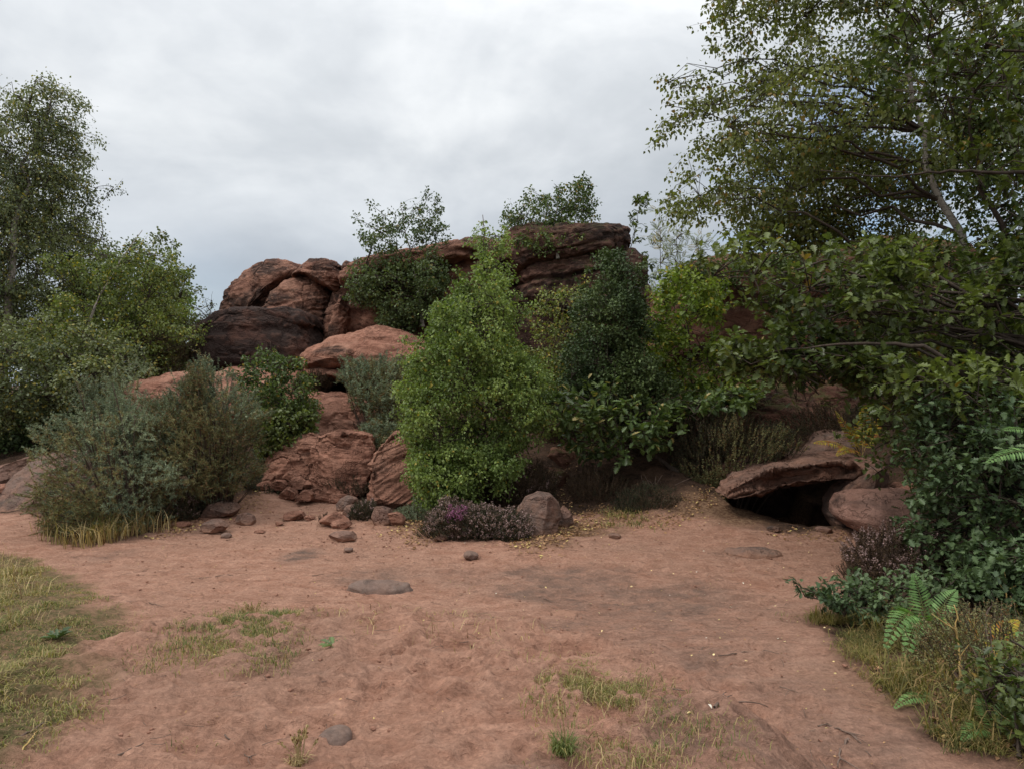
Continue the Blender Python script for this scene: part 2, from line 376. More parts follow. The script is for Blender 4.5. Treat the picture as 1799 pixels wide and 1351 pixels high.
def rockmat(name, ca, cb, cc, dark=.0, bd=.05, tilt=.1, band=1.0, grey=0.0, moss=0.0, dust=0.0):
    """red sandstone: base colours ca..cb in beds, cc the pale tint of worn edges, dark = share of black varnish"""
    m, nt = newmat(name)
    geo = N(nt, 'ShaderNodeNewGeometry'); pos = geo.outputs['Position']
    sep = N(nt, 'ShaderNodeSeparateXYZ'); nt.links.new(pos, sep.inputs[0])
    warp = noise(nt, pos, .9, 3, .5, 0)
    s = mathn(nt, 'ADD', mathn(nt, 'MULTIPLY', sep.outputs['X'], tilt), mathn(nt, 'ADD', sep.outputs['Z'], mathn(nt, 'MULTIPLY', warp, .55)))
    cb3 = N(nt, 'ShaderNodeCombineXYZ'); nt.links.new(s, cb3.inputs[2])
    nt.links.new(mathn(nt, 'MULTIPLY', sep.outputs['X'], .10), cb3.inputs[0]); nt.links.new(mathn(nt, 'MULTIPLY', sep.outputs['Y'], .10), cb3.inputs[1])
    bands = noise(nt, cb3.outputs[0], 7.0, 5, .62, .1)
    fine = noise(nt, cb3.outputs[0], 34.0, 4, .6, .3)
    blot = noise(nt, pos, 1.5, 5, .6, .4)
    grain = noise(nt, pos, 60, 5, .7)
    mid = noise(nt, pos, 9, 5, .65, .3)
    f = mathn(nt, 'ADD', mathn(nt, 'MULTIPLY', bands, .6*band), mathn(nt, 'MULTIPLY', mid, 1-.6*band))
    c = mix(nt, ramp(nt, f, [(.40, 0.), (.60, 1.)]), ca, cb)
    c = mix(nt, ramp(nt, fine, [(.54, 0.), (.66, .5)]), c, tuple(v*.45 for v in ca))
    c = mix(nt, ramp(nt, blot, [(.50, 0.), (.70, .75)]), c, cc)
    # dark algae and varnish in irregular sheets that follow the beds
    dn = mathn(nt, 'ADD', mathn(nt, 'MULTIPLY', noise(nt, mapping(nt, pos, (1, 1, 1.7), (3, 1, 2)), 1.1, 7, .62, .5), .7), mathn(nt, 'MULTIPLY', bands, .3))
    th = .62-.22*dark
    c = mix(nt, mathn(nt, 'MULTIPLY', ramp(nt, dn, [(th-.05, 0.), (th+.05, 1.)]), .85), c, (.030, .023, .021))
    if grey: c = mix(nt, mathn(nt, 'MULTIPLY', ramp(nt, noise(nt, pos, 3.1, 5, .6), [(.4, 0.), (.6, 1.)]), grey), c, (.125, .100, .086))
    nsep = N(nt, 'ShaderNodeSeparateXYZ'); nt.links.new(geo.outputs['True Normal'], nsep.inputs[0])
    if moss:
        mm = mathn(nt, 'MULTIPLY', ramp(nt, noise(nt, pos, 5, 5, .65), [(.45, 0.), (.58, 1.)]), ramp(nt, nsep.outputs['Z'], [(.35, 0.), (.8, moss)]))
        c = mix(nt, mm, c, (.07, .075, .025))
    c = mix(nt, 1.0, c, ramp(nt, grain, [(.25, .66), (.75, 1.28)]), 'MULTIPLY')
    c = mix(nt, ramp(nt, geo.outputs['Pointiness'], [(.515, 0.), (.56, .55)]), c, cc)
    if dust and bd > .02:
        zz = mathn(nt, 'ADD', sep.outputs['Z'], mathn(nt, 'MULTIPLY', noise(nt, pos, 14, 4, .6), .14))
        c = mix(nt, ramp(nt, zz, [(.075, .85), (.14, 0.)]), c, (.32, .175, .118))
    if dust:
        dm_ = mathn(nt, 'MULTIPLY', ramp(nt, noise(nt, pos, 6, 6, .68, .4), [(.45, 0.), (.62, 1.)]), dust)
        c = mix(nt, dm_, c, (.30, .165, .112))
    crack = N(nt, 'ShaderNodeTexVoronoi', feature='DISTANCE_TO_EDGE'); crack.inputs['Scale'].default_value = 1.7
    wv = N(nt, 'ShaderNodeVectorMath', operation='ADD'); nt.links.new(mapping(nt, pos, (1, 1, 1.6)), wv.inputs[0])
    nt.links.new(noise(nt, pos, 3, 4, .6, 0, 'Color'), wv.inputs[1]); nt.links.new(wv.outputs[0], crack.inputs['Vector'])
    ck = ramp(nt, crack.outputs['Distance'], [(0.0, 0.), (.035, 1.)])
    h = mathn(nt, 'ADD', mathn(nt, 'MULTIPLY', fine, .5), mathn(nt, 'ADD', mathn(nt, 'MULTIPLY', mid, .8), mathn(nt, 'MULTIPLY', grain, .22)))
    h = mathn(nt, 'ADD', h, mathn(nt, 'MULTIPLY', ck, .35))
    return finish(nt, m, c, .92, h, .95, bd, spec=.12)
RA, RB, RC_ = (.150, .070, .048), (.300, .146, .100), (.360, .192, .134)
M['rock'] = rockmat('red_sandstone', RA, RB, RC_, dark=.08)
M['rock_dome'] = rockmat('red_sandstone_banded', (.138, .066, .048), (.330, .166, .113), RC_, dark=.42, tilt=-.22)
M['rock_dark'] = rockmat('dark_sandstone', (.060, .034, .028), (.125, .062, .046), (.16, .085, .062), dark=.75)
M['rock_cap'] = rockmat('cap_sandstone', (.075, .042, .033), (.165, .085, .062), (.21, .115, .085), dark=.5, tilt=-.08, moss=.6)
M['rock_orange'] = rockmat('pale_red_sandstone', (.198, .089, .060), (.360, .178, .122), (.408, .228, .162), dark=.08)
M['rock_grey'] = rockmat('weathered_sandstone', (.135, .078, .060), (.215, .125, .096), (.25, .155, .12), dark=.15, grey=.6, band=.4, dust=.35)
M['rock_right'] = rockmat('shaded_red_sandstone', (.10, .046, .032), (.20, .095, .065), (.22, .115, .08), dark=.28, moss=.8)  # darker copy of the red sandstone, shade put into its base colours
M['rock_stone'] = rockmat('smooth_brown_stone', (.145, .095, .076), (.190, .128, .104), (.22, .15, .12), dark=.0, band=.2, grey=.4, dust=.22, bd=.008)

# ================================================================== ground sheet
SAND = [(-60, 893), (0, 893), (60, 903), (92, 925), (90, 950), (160, 958), (250, 942), (330, 912), (400, 880), (450, 862), (520, 862), (600, 868), (660, 895), (735, 925),
        (770, 945), (930, 952), (985, 925), (1010, 900), (1180, 895), (1270, 905), (1320, 922), (1370, 934), (1430, 936), (1480, 930), (1520, 960), (1490, 1040), (1430, 1085), (1500, 1140), (1560, 1205), (1620, 1275), (1799, 1345)]  # at the hollow the sand stops early; dark soil paints its shade
SANDW = [tuple(G(a, b)[:2]) for a, b in SAND]
SANDW = [(-30, 9.2)]+SANDW+[(2.2, 1.5), (2.6, -5), (-30, -5)]
GRASSL = [(-400, 965), (0, 972), (60, 985), (120, 1010), (150, 1045), (190, 1080), (245, 1112), (235, 1135), (170, 1150), (165, 1185), (140, 1215), (120, 1250), (70, 1300), (0, 1345), (-300, 1500)]
GRASSLW = [tuple(G(a, b)[:2]) for a, b in GRASSL]
CAVE = [(2.45, 8.2), (2.45, 10.7), (4.6, 10.7), (4.6, 8.2)]
xs = np.concatenate([-np.geomspace(700, 9.2, 60), np.linspace(-9, -3.6, 180), np.linspace(-3.58, 4.0, 480), np.linspace(4.05, 9, 100), np.geomspace(9.2, 700, 60)])
ys = np.concatenate([-np.geomspace(200, 1.2, 25), np.linspace(-1, 2.0, 20), np.geomspace(2.03, 11, 620), np.geomspace(11.05, 20, 160), np.geomspace(20.3, 900, 80)])
X, Yg = np.meshgrid(xs, ys); x = X.ravel(); y = Yg.ravel(); z = H(x, y)
near = (np.abs(x) < 12) & (y > -2) & (y < 24)
xn, yn = x[near], y[near]
sandd = dpoly(xn, yn, SANDW)
p2 = np.stack([xn, yn, np.zeros_like(xn)], 1)
sandm = sstep(-.12, .16, sandd+.16*fbm(p2*3.1, 4, 21)+.06*vnoise(p2*17, 5))
gd = dpoly(xn, yn, GRASSLW)
grassm = sstep(-.10, .12, gd+.20*fbm(p2*3.0, 4, 41))
mound = 1-sstep(.75, 1.15, np.hypot((xn+.75)/2.1, (yn-2.6)/1.95))
rough = .006*fbm(p2*np.array([5., 9., 1]), 4, 51)+.004*fbm(p2*np.array([16., 30., 1]), 3, 71)
rip = 1-np.abs(fbm(p2*np.array([3.2, 5.0, 1]), 3, 91)); rid = 1-np.abs(fbm(p2*np.array([7., 13., 1])+3, 3, 95))
rough = rough+(.010+.016*mound)*(rip**4-.5)+(.004+.009*mound)*(rid**3-.5)
dz = rough*sandm*1.7
dz = dz+(1-sandm)*.05*fbm(p2*4, 4, 33)
# scuffs and footprints pressed into the sand
fr = random.Random(4)
for k in range(420):
    if k < 230: cx, cy = fr.uniform(-2.6, 1.6), fr.uniform(2.3, 4.3)
    else: cx, cy = fr.uniform(-5, 3.2), fr.uniform(3.5, 9)
    a = fr.uniform(0, 6.28) if fr.random() < .4 else fr.gauss(.7, .35); L = fr.uniform(.07, .15); wd = L*fr.uniform(.3, .5); dp = fr.uniform(.006, .018)*(1 if cy < 4.6 else .45)
    m_ = (np.abs(xn-cx) < L*2) & (np.abs(yn-cy) < L*2)
    ux = (xn[m_]-cx)*math.cos(a)+(yn[m_]-cy)*math.sin(a); uy = -(xn[m_]-cx)*math.sin(a)+(yn[m_]-cy)*math.cos(a)
    q = np.hypot(ux/L, uy/wd); q = q+.25*vnoise(p2[m_]*25, k)
    dz[m_] += (-dp*(1-sstep(.55, 1.0, q))+dp*.55*np.exp(-((q-1.2)/.22)**2))*sandm[m_]
z[near] += dz
grey = np.zeros_like(xn)
for (px, py, rx, ry, st) in [(1010, 1035, 180, 50, .75), (1180, 1060, 170, 55, .75), (1230, 1165, 95, 50, .6), (1330, 1290, 120, 60, .5), (525, 975, 45, 16, 1.0), (650, 1010, 90, 22, .6), (820, 1010, 120, 26, .4),
                             (980, 1100, 120, 30, .5), (1390, 1220, 150, 60, .4), (920, 1350, 90, 40, .8), (180, 975, 60, 14, .5), (560, 1170, 160, 30, .25), (1100, 1350, 250, 40, .3), (1290, 975, 60, 14, .35), (1150, 1090, 330, 110, .5), (1450, 1300, 220, 70, .45)]:
    c0 = G(px, py); c1 = G(px, py+ry*.9); c2 = G(px+rx, py)
    ey = abs(c0[1]-c1[1])+.05; ex = abs(c2[0]-c0[0])
    grey = np.maximum(grey, st*(1-sstep(.35, 1.15, np.hypot((xn-c0[0])/ex, (yn-c0[1])/ey)+.45*fbm(p2*3.3, 4, 61))))
litter = np.zeros_like(xn)
for (px, py, r_, st) in [(1010, 930, .55, 1), (960, 950, .4, .8), (1250, 890, .6, .9), (1100, 900, .5, .6), (720, 920, .45, .8), (440, 880, .3, .4), (1400, 920, .35, .8), (1290, 905, .45, 1), (1600, 1200, .5, .6)]:
    c0 = G(px, py); litter = np.maximum(litter, st*(1-sstep(.3, 1.1, np.hypot((xn-c0[0])/r_, (yn-c0[1])/r_/1.1)+.4*fbm(p2*4, 3, 66))))
def full(v, d): a = np.full(len(x), d, float); a[near] = v; return a
nx, ny = len(xs), len(ys)
ii = np.arange(nx*ny).reshape(ny, nx)
q = np.stack([ii[:-1, :-1], ii[:-1, 1:], ii[1:, 1:], ii[1:, :-1]], -1).reshape(-1, 4)
m, nt = newmat('sand_and_soil')
pos = N(nt, 'ShaderNodeNewGeometry').outputs['Position']
a_s, a_g, a_w, a_l = attr(nt, 'sand'), attr(nt, 'turf'), attr(nt, 'grey'), attr(nt, 'litter')
n_big = noise(nt, pos, .8, 5, .6, .3); n_mid = noise(nt, mapping(nt, pos, (1, 1.6, 1)), 5, 6, .62, .3); n_f = noise(nt, pos, 45, 5, .7); n_g = noise(nt, pos, 260, 3, .7)
n_s0 = noise(nt, pos, 22, 5, .7)
sandc = mix(nt, ramp(nt, n_mid, [(.36, 0.), (.64, 1.)]), (.345, .176, .118), (.475, .268, .188))
sandc = mix(nt, ramp(nt, n_big, [(.40, 0.), (.68, .6)]), sandc, (.35, .21, .15))
dark = ramp(nt, noise(nt, mapping(nt, pos, (1, 2.0, 1)), 11, 7, .7, .6), [(.56, 0.), (.70, .55)])
sandc = mix(nt, dark, sandc, (.17, .095, .070))
specks = ramp(nt, noise(nt, mapping(nt, pos, (1, 1.4, 1)), 38, 3, .6), [(.70, 0.), (.75, .65)])
sandc = mix(nt, specks, sandc, (.07, .045, .036))
gm = mathn(nt, 'MULTIPLY', a_w, ramp(nt, noise(nt, mapping(nt, pos, (1, 1.5, 1)), 4.5, 6, .7, .3), [(.36, .25), (.62, 1.)]))
sandc = mix(nt, gm, sandc, (.135, .098, .080))
sandc = mix(nt, 1.0, sandc, ramp(nt, n_f, [(.25, .66), (.75, 1.28)]), 'MULTIPLY')
soil = mix(nt, ramp(nt, n_mid, [(.35, 0.), (.65, 1.)]), (.040, .026, .019), (.105, .062, .042))
soil = mix(nt, ramp(nt, n_f, [(.55, 0.), (.65, .6)]), soil, (.20, .11, .065))
turf = mix(nt, ramp(nt, n_s0, [(.40, 0.), (.58, 1.)]), (.10, .088, .038), (.23, .145, .085))
lit = mix(nt, ramp(nt, noise(nt, pos, 30, 3, .6), [(.45, 0.), (.55, 1.)]), (.15, .080, .050), (.27, .165, .10))
col = mix(nt, a_l, mix(nt, a_s, soil, sandc), lit)
col = mix(nt, a_g, col, turf)
n_s = noise(nt, mapping(nt, pos, (1, 1.7, 1)), 16, 6, .72, .8)
hh = mathn(nt, 'ADD', mathn(nt, 'ADD', mathn(nt, 'MULTIPLY', n_f, .7), mathn(nt, 'MULTIPLY', n_s, 1.3)), mathn(nt, 'ADD', mathn(nt, 'MULTIPLY', n_g, .25), mathn(nt, 'MULTIPLY', n_mid, 1.2)))
finish(nt, m, col, .95, hh, .9, .03, spec=.1); M['ground'] = m
me = mkmesh('ground', np.stack([x, y, z], 1), [q], m, {'sand': full(sandm, 0), 'turf': full(grassm, 0), 'grey': full(grey, 0), 'litter': full(litter, 0)}, True)
tag(link('ground', me), kind='structure')
del x, y, z, X, Yg

# ================================================================== rocks
_ico = {}
def ico(n):
    if n not in _ico:
        bm = bmesh.new(); bmesh.ops.create_icosphere(bm, subdivisions=n, radius=1)
        _ico[n] = (np.array([v.co[:] for v in bm.verts]), np.array([[v.index for v in f.verts] for f in bm.faces])); bm.free()
    return _ico[n]
def vnorm(V, Fc):
    n = np.cross(V[Fc[:, 1]]-V[Fc[:, 0]], V[Fc[:, 2]]-V[Fc[:, 0]]); o = np.zeros_like(V)
    for a in range(3):
        for k in range(3): o[:, a] += np.bincount(Fc[:, k], n[:, a], len(V))
    return norm(o)
M['rock_pink'] = rockmat('pale_pink_sandstone', (.24, .130, .098), (.31, .175, .135), (.36, .21, .165), dark=-.1, band=.2)
M['rock_slab'] = rockmat('brown_bedded_sandstone', (.135, .070, .050), (.235, .125, .088), (.27, .155, .112), dark=.25, grey=.3, band=1.0, tilt=.17)
def blob(outline, Y, depth, level=6, box=.75, lean=0., cut=0, seed=0, strata=.03, freq=5., tilt=.1, lump=.05, fine=.008, crack=.0, world=False, planes=(), swirl=.35):
    """solid from a front outline: polar radius from the outline, real depth, then beds, lumps, cuts"""
    if world: O = np.array(outline, float)
    else: O = np.array([(P(a, b, Y)[0], P(a, b, Y)[2]) for a, b in outline])
    c = (O.max(0)+O.min(0))/2
    if not inpoly(c[:1], c[1:], O)[0]: c = O.mean(0)
    th = np.linspace(-np.pi, np.pi, 361); rr = np.full(361, .01)
    for i in range(len(O)):
        a = O[i]-c; b = O[(i+1) % len(O)]-c; e = b-a
        dx, dz = np.cos(th), np.sin(th); den = dx*e[1]-dz*e[0]
        with np.errstate(all='ignore'):
            t = (a[0]*e[1]-a[1]*e[0])/den; s = (a[0]*dz-a[1]*dx)/den
        ok = (t > 0) & (s >= -1e-6) & (s <= 1+1e-6); rr = np.where(ok, np.maximum(rr, t), rr)
    k = np.array([1, 2, 3, 2, 1.]); k /= k.sum(); rp = np.concatenate([rr[-6:-1], rr, rr[1:6]]); rr = np.convolve(rp, k, 'same')[5:-5]
    if box > .9:
        for _ in range(40): rr = np.convolve(np.concatenate([rr[-6:-1], rr, rr[1:6]]), np.ones(11)/11, 'valid')
    S, Fc = ico(level)
    rho = np.hypot(S[:, 0], S[:, 2]); ang = np.arctan2(S[:, 2], S[:, 0])
    r = np.interp(ang, th, rr)*rho**box
    V = np.stack([c[0]+r*np.cos(ang), Y+depth*np.sign(S[:, 1])*np.abs(S[:, 1])**box, c[1]+r*np.sin(ang)], 1)
    size = max(np.ptp(O[:, 0]), np.ptp(O[:, 1]))
    rnd = np.random.default_rng(seed); cc = np.array([c[0], Y, c[1]])
    for i in range(cut):
        n = rnd.normal(size=3); n[1] = -abs(n[1])*1.4; n /= np.linalg.norm(n)
        d = (V-cc)@n; lim = d.max()*rnd.uniform(.62, .85); over = np.maximum(d-lim, 0); V = V-n*over[:, None]*.93
    for n, fr_ in planes:
        n = np.array(n, float); n /= np.linalg.norm(n); d = (V-cc)@n; over = np.maximum(d-d.max()*fr_, 0); V = V-n*over[:, None]*.93
    V[:, 1] += lean*(V[:, 2]-c[1])
    sd_ = seed*7.3
    nrm = vnorm(V, Fc)
    V = V+nrm*(lump*size*fbm(V*(2.2/size*2)+sd_, 3, seed))[:, None]
    nrm = vnorm(V, Fc)
    s = V[:, 2]+tilt*V[:, 0]+.1*tilt*V[:, 1]+swirl*.5*fbm(V*.8+sd_, 2, seed+3)+.03*fbm(V*3.+sd_, 2, seed+4)
    d = 0
    for fq, am in ((freq, strata*1.25), (freq*2.7, strata*.55), (freq*6.3, strata*.28)):
        f = s*fq; i = np.floor(f).astype(np.int64); u = f-i; z0 = i*0
        h0 = hash3(i, z0, z0, seed+int(fq)); h1 = hash3(i+1, z0, z0, seed+int(fq))
        d = d+am*((h0*(1-sstep(.72, 1, u))+h1*sstep(.72, 1, u))-.5-.8*np.exp(-((u-.86)/.10)**2)*(.3+.7*h1))
    wgt = np.clip(.55+.9*fbm(V*1.6+sd_, 2, seed+8), .1, 1.2)*np.clip(1.25-np.abs(nrm[:, 2]), .15, 1)
    d = d*wgt+fine*fbm(V*9+sd_, 4, seed+11, .6)+fine*2.2*fbm(V*3+sd_, 3, seed+13)
    if crack:
        w1 = np.abs(vnoise(V*np.array([1.3, 1.3, .6])+sd_+.3*fbm(V*3, 2, seed+15)[:, None], seed+16))
        d = d-crack*np.exp(-(w1/.035)**2)
    if box > .9: return V+nrm*d[:, None], Fc
    rg = 1-np.abs(fbm(V*np.array([2.2, 2.2, 3.6])+sd_+9, 4, seed+21, .55))
    d = d-fine*3.2*np.clip(rg-.72, 0, 1)*(3 if size > 1 else 1.2)
    return V+nrm*d[:, None], Fc
def rock(name, label, cat, lobes, mat, group=None, **kw):
    """one rock; lobes: list of (outline, Y, depth[, overrides])"""
    Vs, Fs, n = [], [], 0
    for i, lb in enumerate(lobes):
        k = dict(kw); k['seed'] = k.get('seed', 1)+i*5; k.update(lb[3] if len(lb) > 3 else {})
        V, Fc = blob(lb[0], lb[1], lb[2], **k); Vs.append(V); Fs.append(Fc+n); n += len(V)
    V = np.concatenate(Vs); o = np.array([V[:, 0].mean(), V[:, 1].mean(), V[:, 2].min()])
    me = mkmesh(name, V-o, [np.concatenate(Fs)], M[mat], None, True)
    ob = link(name, me, None, o); tag(ob, label, cat, group); return ob

# --- upper outcrop, left to right
rock('sandstone_dome', 'rounded red sandstone dome with a banded face and cleft crown, left end of the outcrop', 'rock', [
    ([(398, 640), (400, 590), (420, 540), (450, 500), (500, 480), (560, 485), (600, 500), (605, 560), (590, 640)], 16.6, 1.2),
    ([(400, 640), (398, 590), (408, 545), (410, 518), (425, 497), (450, 476), (478, 458), (500, 456), (524, 461), (540, 476), (512, 494), (490, 512), (472, 545), (462, 590), (455, 640)], 16.2, 1.2, dict(strata=.035)),
    ([(442, 650), (452, 600), (468, 548), (484, 512), (508, 490), (545, 482), (578, 492), (588, 522), (582, 560), (574, 600), (565, 650)], 15.4, .9, dict(tilt=-.35, strata=.085, freq=3.0, box=.6)),
    ([(520, 492), (532, 474), (555, 461), (590, 460), (606, 472), (612, 495), (602, 520), (570, 505), (545, 490)], 15.5, .9),
    ([(574, 620), (578, 545), (590, 505), (613, 497), (612, 560), (604, 610), (588, 630)], 15.3, .6, dict(strata=.015)),
    ], 'rock_dome', level=7, seed=3, strata=.075, freq=2.8, tilt=-.15, lump=.03, fine=.016, box=.68, lean=.2, crack=.05)
rock('dark_boulder', 'blackened sandstone boulder with a pale flat lip, below the rounded dome', 'rock', [
    ([(372, 580), (385, 562), (405, 550), (440, 545), (500, 546), (530, 543), (552, 556), (562, 576), (540, 584), (460, 580), (400, 586)], 14.3, 1.02, dict(strata=.03)),
    ([(362, 655), (366, 620), (376, 585), (398, 560), (430, 549), (455, 553), (500, 549), (525, 546), (545, 560), (562, 590), (566, 620), (560, 655)], 14.3, 1.1)],
    'rock_dark', level=7, seed=8, strata=.06, freq=1.6, tilt=.02, lump=.012, fine=.016, box=.45, lean=.12, crack=.05)
rock('sandstone_mass', 'broad red sandstone block with a shadowed overhang, behind the birch that roots on the ledge', 'rock', [
    ([(590, 600), (596, 540), (602, 490), (612, 470), (650, 460), (700, 450), (760, 436), (800, 428), (850, 425), (900, 440), (910, 520), (900, 600), (760, 640), (640, 640)], 16.2, 1.7),
    ([(582, 600), (585, 570), (594, 535), (603, 518), (612, 520), (618, 560), (616, 600), (600, 640)], 14.9, .6, dict(strata=.01)),
    ([(600, 500), (612, 476), (640, 465), (720, 455), (800, 436), (850, 430), (840, 460), (760, 480), (680, 490), (620, 510)], 14.9, 1.0),
    ], 'rock_dome', level=7, seed=14, strata=.10, freq=2.4, tilt=-.12, lump=.03, fine=.016, box=.6, crack=.06)
rock('layered_cap_rock', 'dark flat-topped sandstone cap of stacked ledges, highest rock of the outcrop', 'rock', [
    ([(876, 470), (880, 425), (895, 412), (940, 407), (1000, 409), (1050, 408), (1085, 408), (1100, 416), (1104, 440), (1090, 458), (1040, 470), (980, 480), (900, 490)], 15.4, 1.5, dict(strata=.11, freq=4)),
    ([(895, 540), (905, 480), (940, 455), (1000, 447), (1060, 445), (1108, 446), (1126, 460), (1134, 482), (1128, 520), (1110, 560), (980, 570)], 15.3, 1.3, dict(strata=.13, freq=2.6)),
    ([(860, 600), (880, 520), (930, 500), (1010, 505), (1080, 505), (1130, 490), (1140, 520), (1145, 560), (1140, 650), (1000, 680), (880, 680)], 15.9, 1.5, dict(strata=.10, freq=2.4)),
    ], 'rock_cap', level=7, seed=21, tilt=-.12, lump=.03, fine=.018, box=.6, crack=.05)
rock('sandstone_buttress', 'small red sandstone shoulder beside the layered cap, behind the yellow green sapling', 'rock', [
    ([(1100, 700), (1105, 600), (1120, 540), (1135, 515), (1160, 520), (1180, 560), (1180, 700)], 15.0, 1.0)],
    'rock', level=6, seed=24, strata=.05, freq=3, tilt=-.1, lump=.04, box=.7)
rock('orange_ledge', 'smooth orange red ledge with a dark stain and undercut foot, before the dome', 'rock', [
    ([(536, 632), (545, 615), (580, 600), (620, 588), (650, 575), (668, 569), (700, 580), (730, 592), (760, 610), (800, 650), (760, 668), (620, 655), (550, 650)], 13.4, 1.3),
    ([(540, 660), (538, 646), (600, 640), (700, 645), (780, 655), (760, 680), (640, 675), (570, 668)], 13.3, 1.15)],
    'rock_orange', level=7, seed=30, strata=.04, freq=3.5, tilt=.05, lump=.03, fine=.014, box=.75, lean=.7)
rock('striped_ledge', 'low sandstone ledge with curved pale stripes, above the blue green gorse bush', 'rock', [
    ([(236, 720), (240, 685), (262, 664), (300, 655), (330, 650), (350, 656), (372, 690), (370, 740), (300, 750)], 12.3, 1.2)],
    'rock_orange', level=7, seed=33, strata=.06, freq=5, tilt=.35, lump=.03, box=.75, lean=.5)
rock('ribbed_ledge', 'ribbed low sandstone ledge at the foot of the dark boulder', 'rock', [
    ([(360, 700), (372, 655), (395, 648), (440, 645), (480, 648), (520, 652), (560, 665), (580, 700), (560, 740), (420, 740)], 12.9, 1.3)],
    'rock_orange', level=7, seed=36, strata=.055, freq=5, tilt=.25, lump=.03, box=.75, lean=.7)
rock('step_rock', 'red sandstone step with a scooped hollow, halfway up beside the small birch shrub', 'rock', [
    ([(520, 780), (530, 720), (560, 704), (610, 698), (650, 702), (680, 740), (670, 790), (600, 800)], 11.9, .9),
    ([(505, 715), (520, 688), (560, 684), (600, 690), (640, 700), (660, 715), (600, 730)], 12.4, .9)],
    'rock', level=7, seed=40, strata=.05, freq=3, tilt=.1, lump=.04, fine=.014, box=.6, lean=.5, crack=.05)
rock('split_rock', 'broad split sandstone rock with a sharp vertical corner, rising straight from the sand', 'rock', [
    ([(456, 845), (462, 812), (492, 786), (512, 764), (545, 756), (580, 758), (590, 790), (588, 850), (575, 875), (500, 872)], 10.5, .6, dict(planes=[((-.5, -.8, .5), .55), ((.2, -1, .1), .6)])),
    ([(552, 880), (553, 830), (550, 790), (560, 765), (590, 757), (630, 757), (655, 765), (665, 800), (650, 860), (610, 885)], 10.15, .6, dict(planes=[((-.55, -.8, .15), .6), ((.4, -1, .3), .6)]))],
    'rock', level=7, seed=44, strata=.03, freq=5, tilt=.08, lump=.03, fine=.016, box=.45, lean=.15, crack=.05)
rub = [(465, 852, 15, 8), (492, 850, 17, 9), (520, 846, 16, 9), (478, 836, 16, 7), (508, 864, 16, 8), (535, 868, 15, 8), (556, 866, 19, 12), (540, 850, 12, 7), (512, 834, 16, 7), (588, 862, 14, 8)]
rlab = ['flat chip of red sandstone leftmost at the foot of the split rock', 'squat rubble stone left of middle under the split rock', 'angular rubble block wedged against the corner of the split rock', 'thin upper rubble slab on the left foot of the split rock', 'low rubble stone at the front edge of the pile below the split rock',
        'reddish rubble stone at the right front of the pile under the split rock', 'larger blocky rubble stone beside the brown heather', 'small rubble stone tucked in the centre of the rubble pile', 'highest small rubble chip on the split rock foot', 'rounded rubble stone partly under the heather right of the split rock']
for i, (a, b, w, h) in enumerate(rub):
    Yr = 9.75-.1*(i % 3)+.012*(872-b)
    rock('rubble_stone', rlab[i], 'stone', [([(a-w, b+h+3), (a-w*.9, b), (a-w*.3, b-h*.9), (a+w*.4, b-h), (a+w, b-h*.1), (a+w*.9, b+h+3)], Yr, w/F*Yr*1.2)], 'rock', 'rubble stones below the split rock',
         level=5, seed=50+i, strata=.006, freq=12, lump=.06, fine=.006, box=.55, cut=4)
rock('tilted_slab', 'tall red brown slab leaning against the bright birch, lined with slanting beds', 'rock', [
    ([(653, 880), (650, 840), (655, 805), (668, 782), (690, 760), (715, 750), (760, 748), (800, 770), (800, 860), (770, 890), (700, 888)], 9.9, .6)],
    'rock', level=7, seed=64, strata=.035, freq=6, tilt=-.55, lump=.03, box=.6, lean=.3, crack=.03, planes=[((.1, -1, .25), .62)])
rock('sandstone_block', 'dull brown boulder with one angular edge, right of the flowering heather', 'boulder', [
    ([(905, 935), (908, 900), (922, 876), (945, 866), (968, 868), (982, 885), (987, 910), (980, 930), (960, 945)], G(945, 940)[1]+.25, .35)],
    'rock_grey', level=6, seed=67, strata=.006, freq=6, lump=.04, box=.55, planes=[((.8, -.8, .1), .6), ((-.3, -1, .35), .6)])
rock('small_boulder', 'small grey red stone just right of the angular brown boulder', 'boulder', [
    ([(975, 925), (980, 895), (992, 888), (1004, 900), (1008, 918), (995, 930)], G(990, 925)[1]+.1, .15)], 'rock_grey', level=5, seed=69, lump=.05, box=.6, cut=3, strata=.004)

# --- right outcrop
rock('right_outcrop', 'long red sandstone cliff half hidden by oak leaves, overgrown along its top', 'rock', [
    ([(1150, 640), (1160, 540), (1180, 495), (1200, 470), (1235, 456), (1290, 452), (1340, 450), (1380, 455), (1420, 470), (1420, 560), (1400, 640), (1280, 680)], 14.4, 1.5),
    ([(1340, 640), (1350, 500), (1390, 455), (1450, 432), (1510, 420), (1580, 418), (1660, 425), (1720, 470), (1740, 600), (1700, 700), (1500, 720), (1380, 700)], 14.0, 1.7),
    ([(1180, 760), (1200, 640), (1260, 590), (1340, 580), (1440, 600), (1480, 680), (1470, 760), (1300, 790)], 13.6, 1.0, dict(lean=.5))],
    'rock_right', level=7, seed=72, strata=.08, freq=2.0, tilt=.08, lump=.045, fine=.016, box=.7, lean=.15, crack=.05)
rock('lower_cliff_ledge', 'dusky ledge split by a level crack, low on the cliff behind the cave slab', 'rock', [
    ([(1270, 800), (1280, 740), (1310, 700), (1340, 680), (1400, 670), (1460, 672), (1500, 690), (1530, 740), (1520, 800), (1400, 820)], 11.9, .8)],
    'rock_right', level=7, seed=75, strata=.05, freq=3.0, tilt=.15, lump=.04, fine=.012, box=.6, lean=.5, crack=.03)
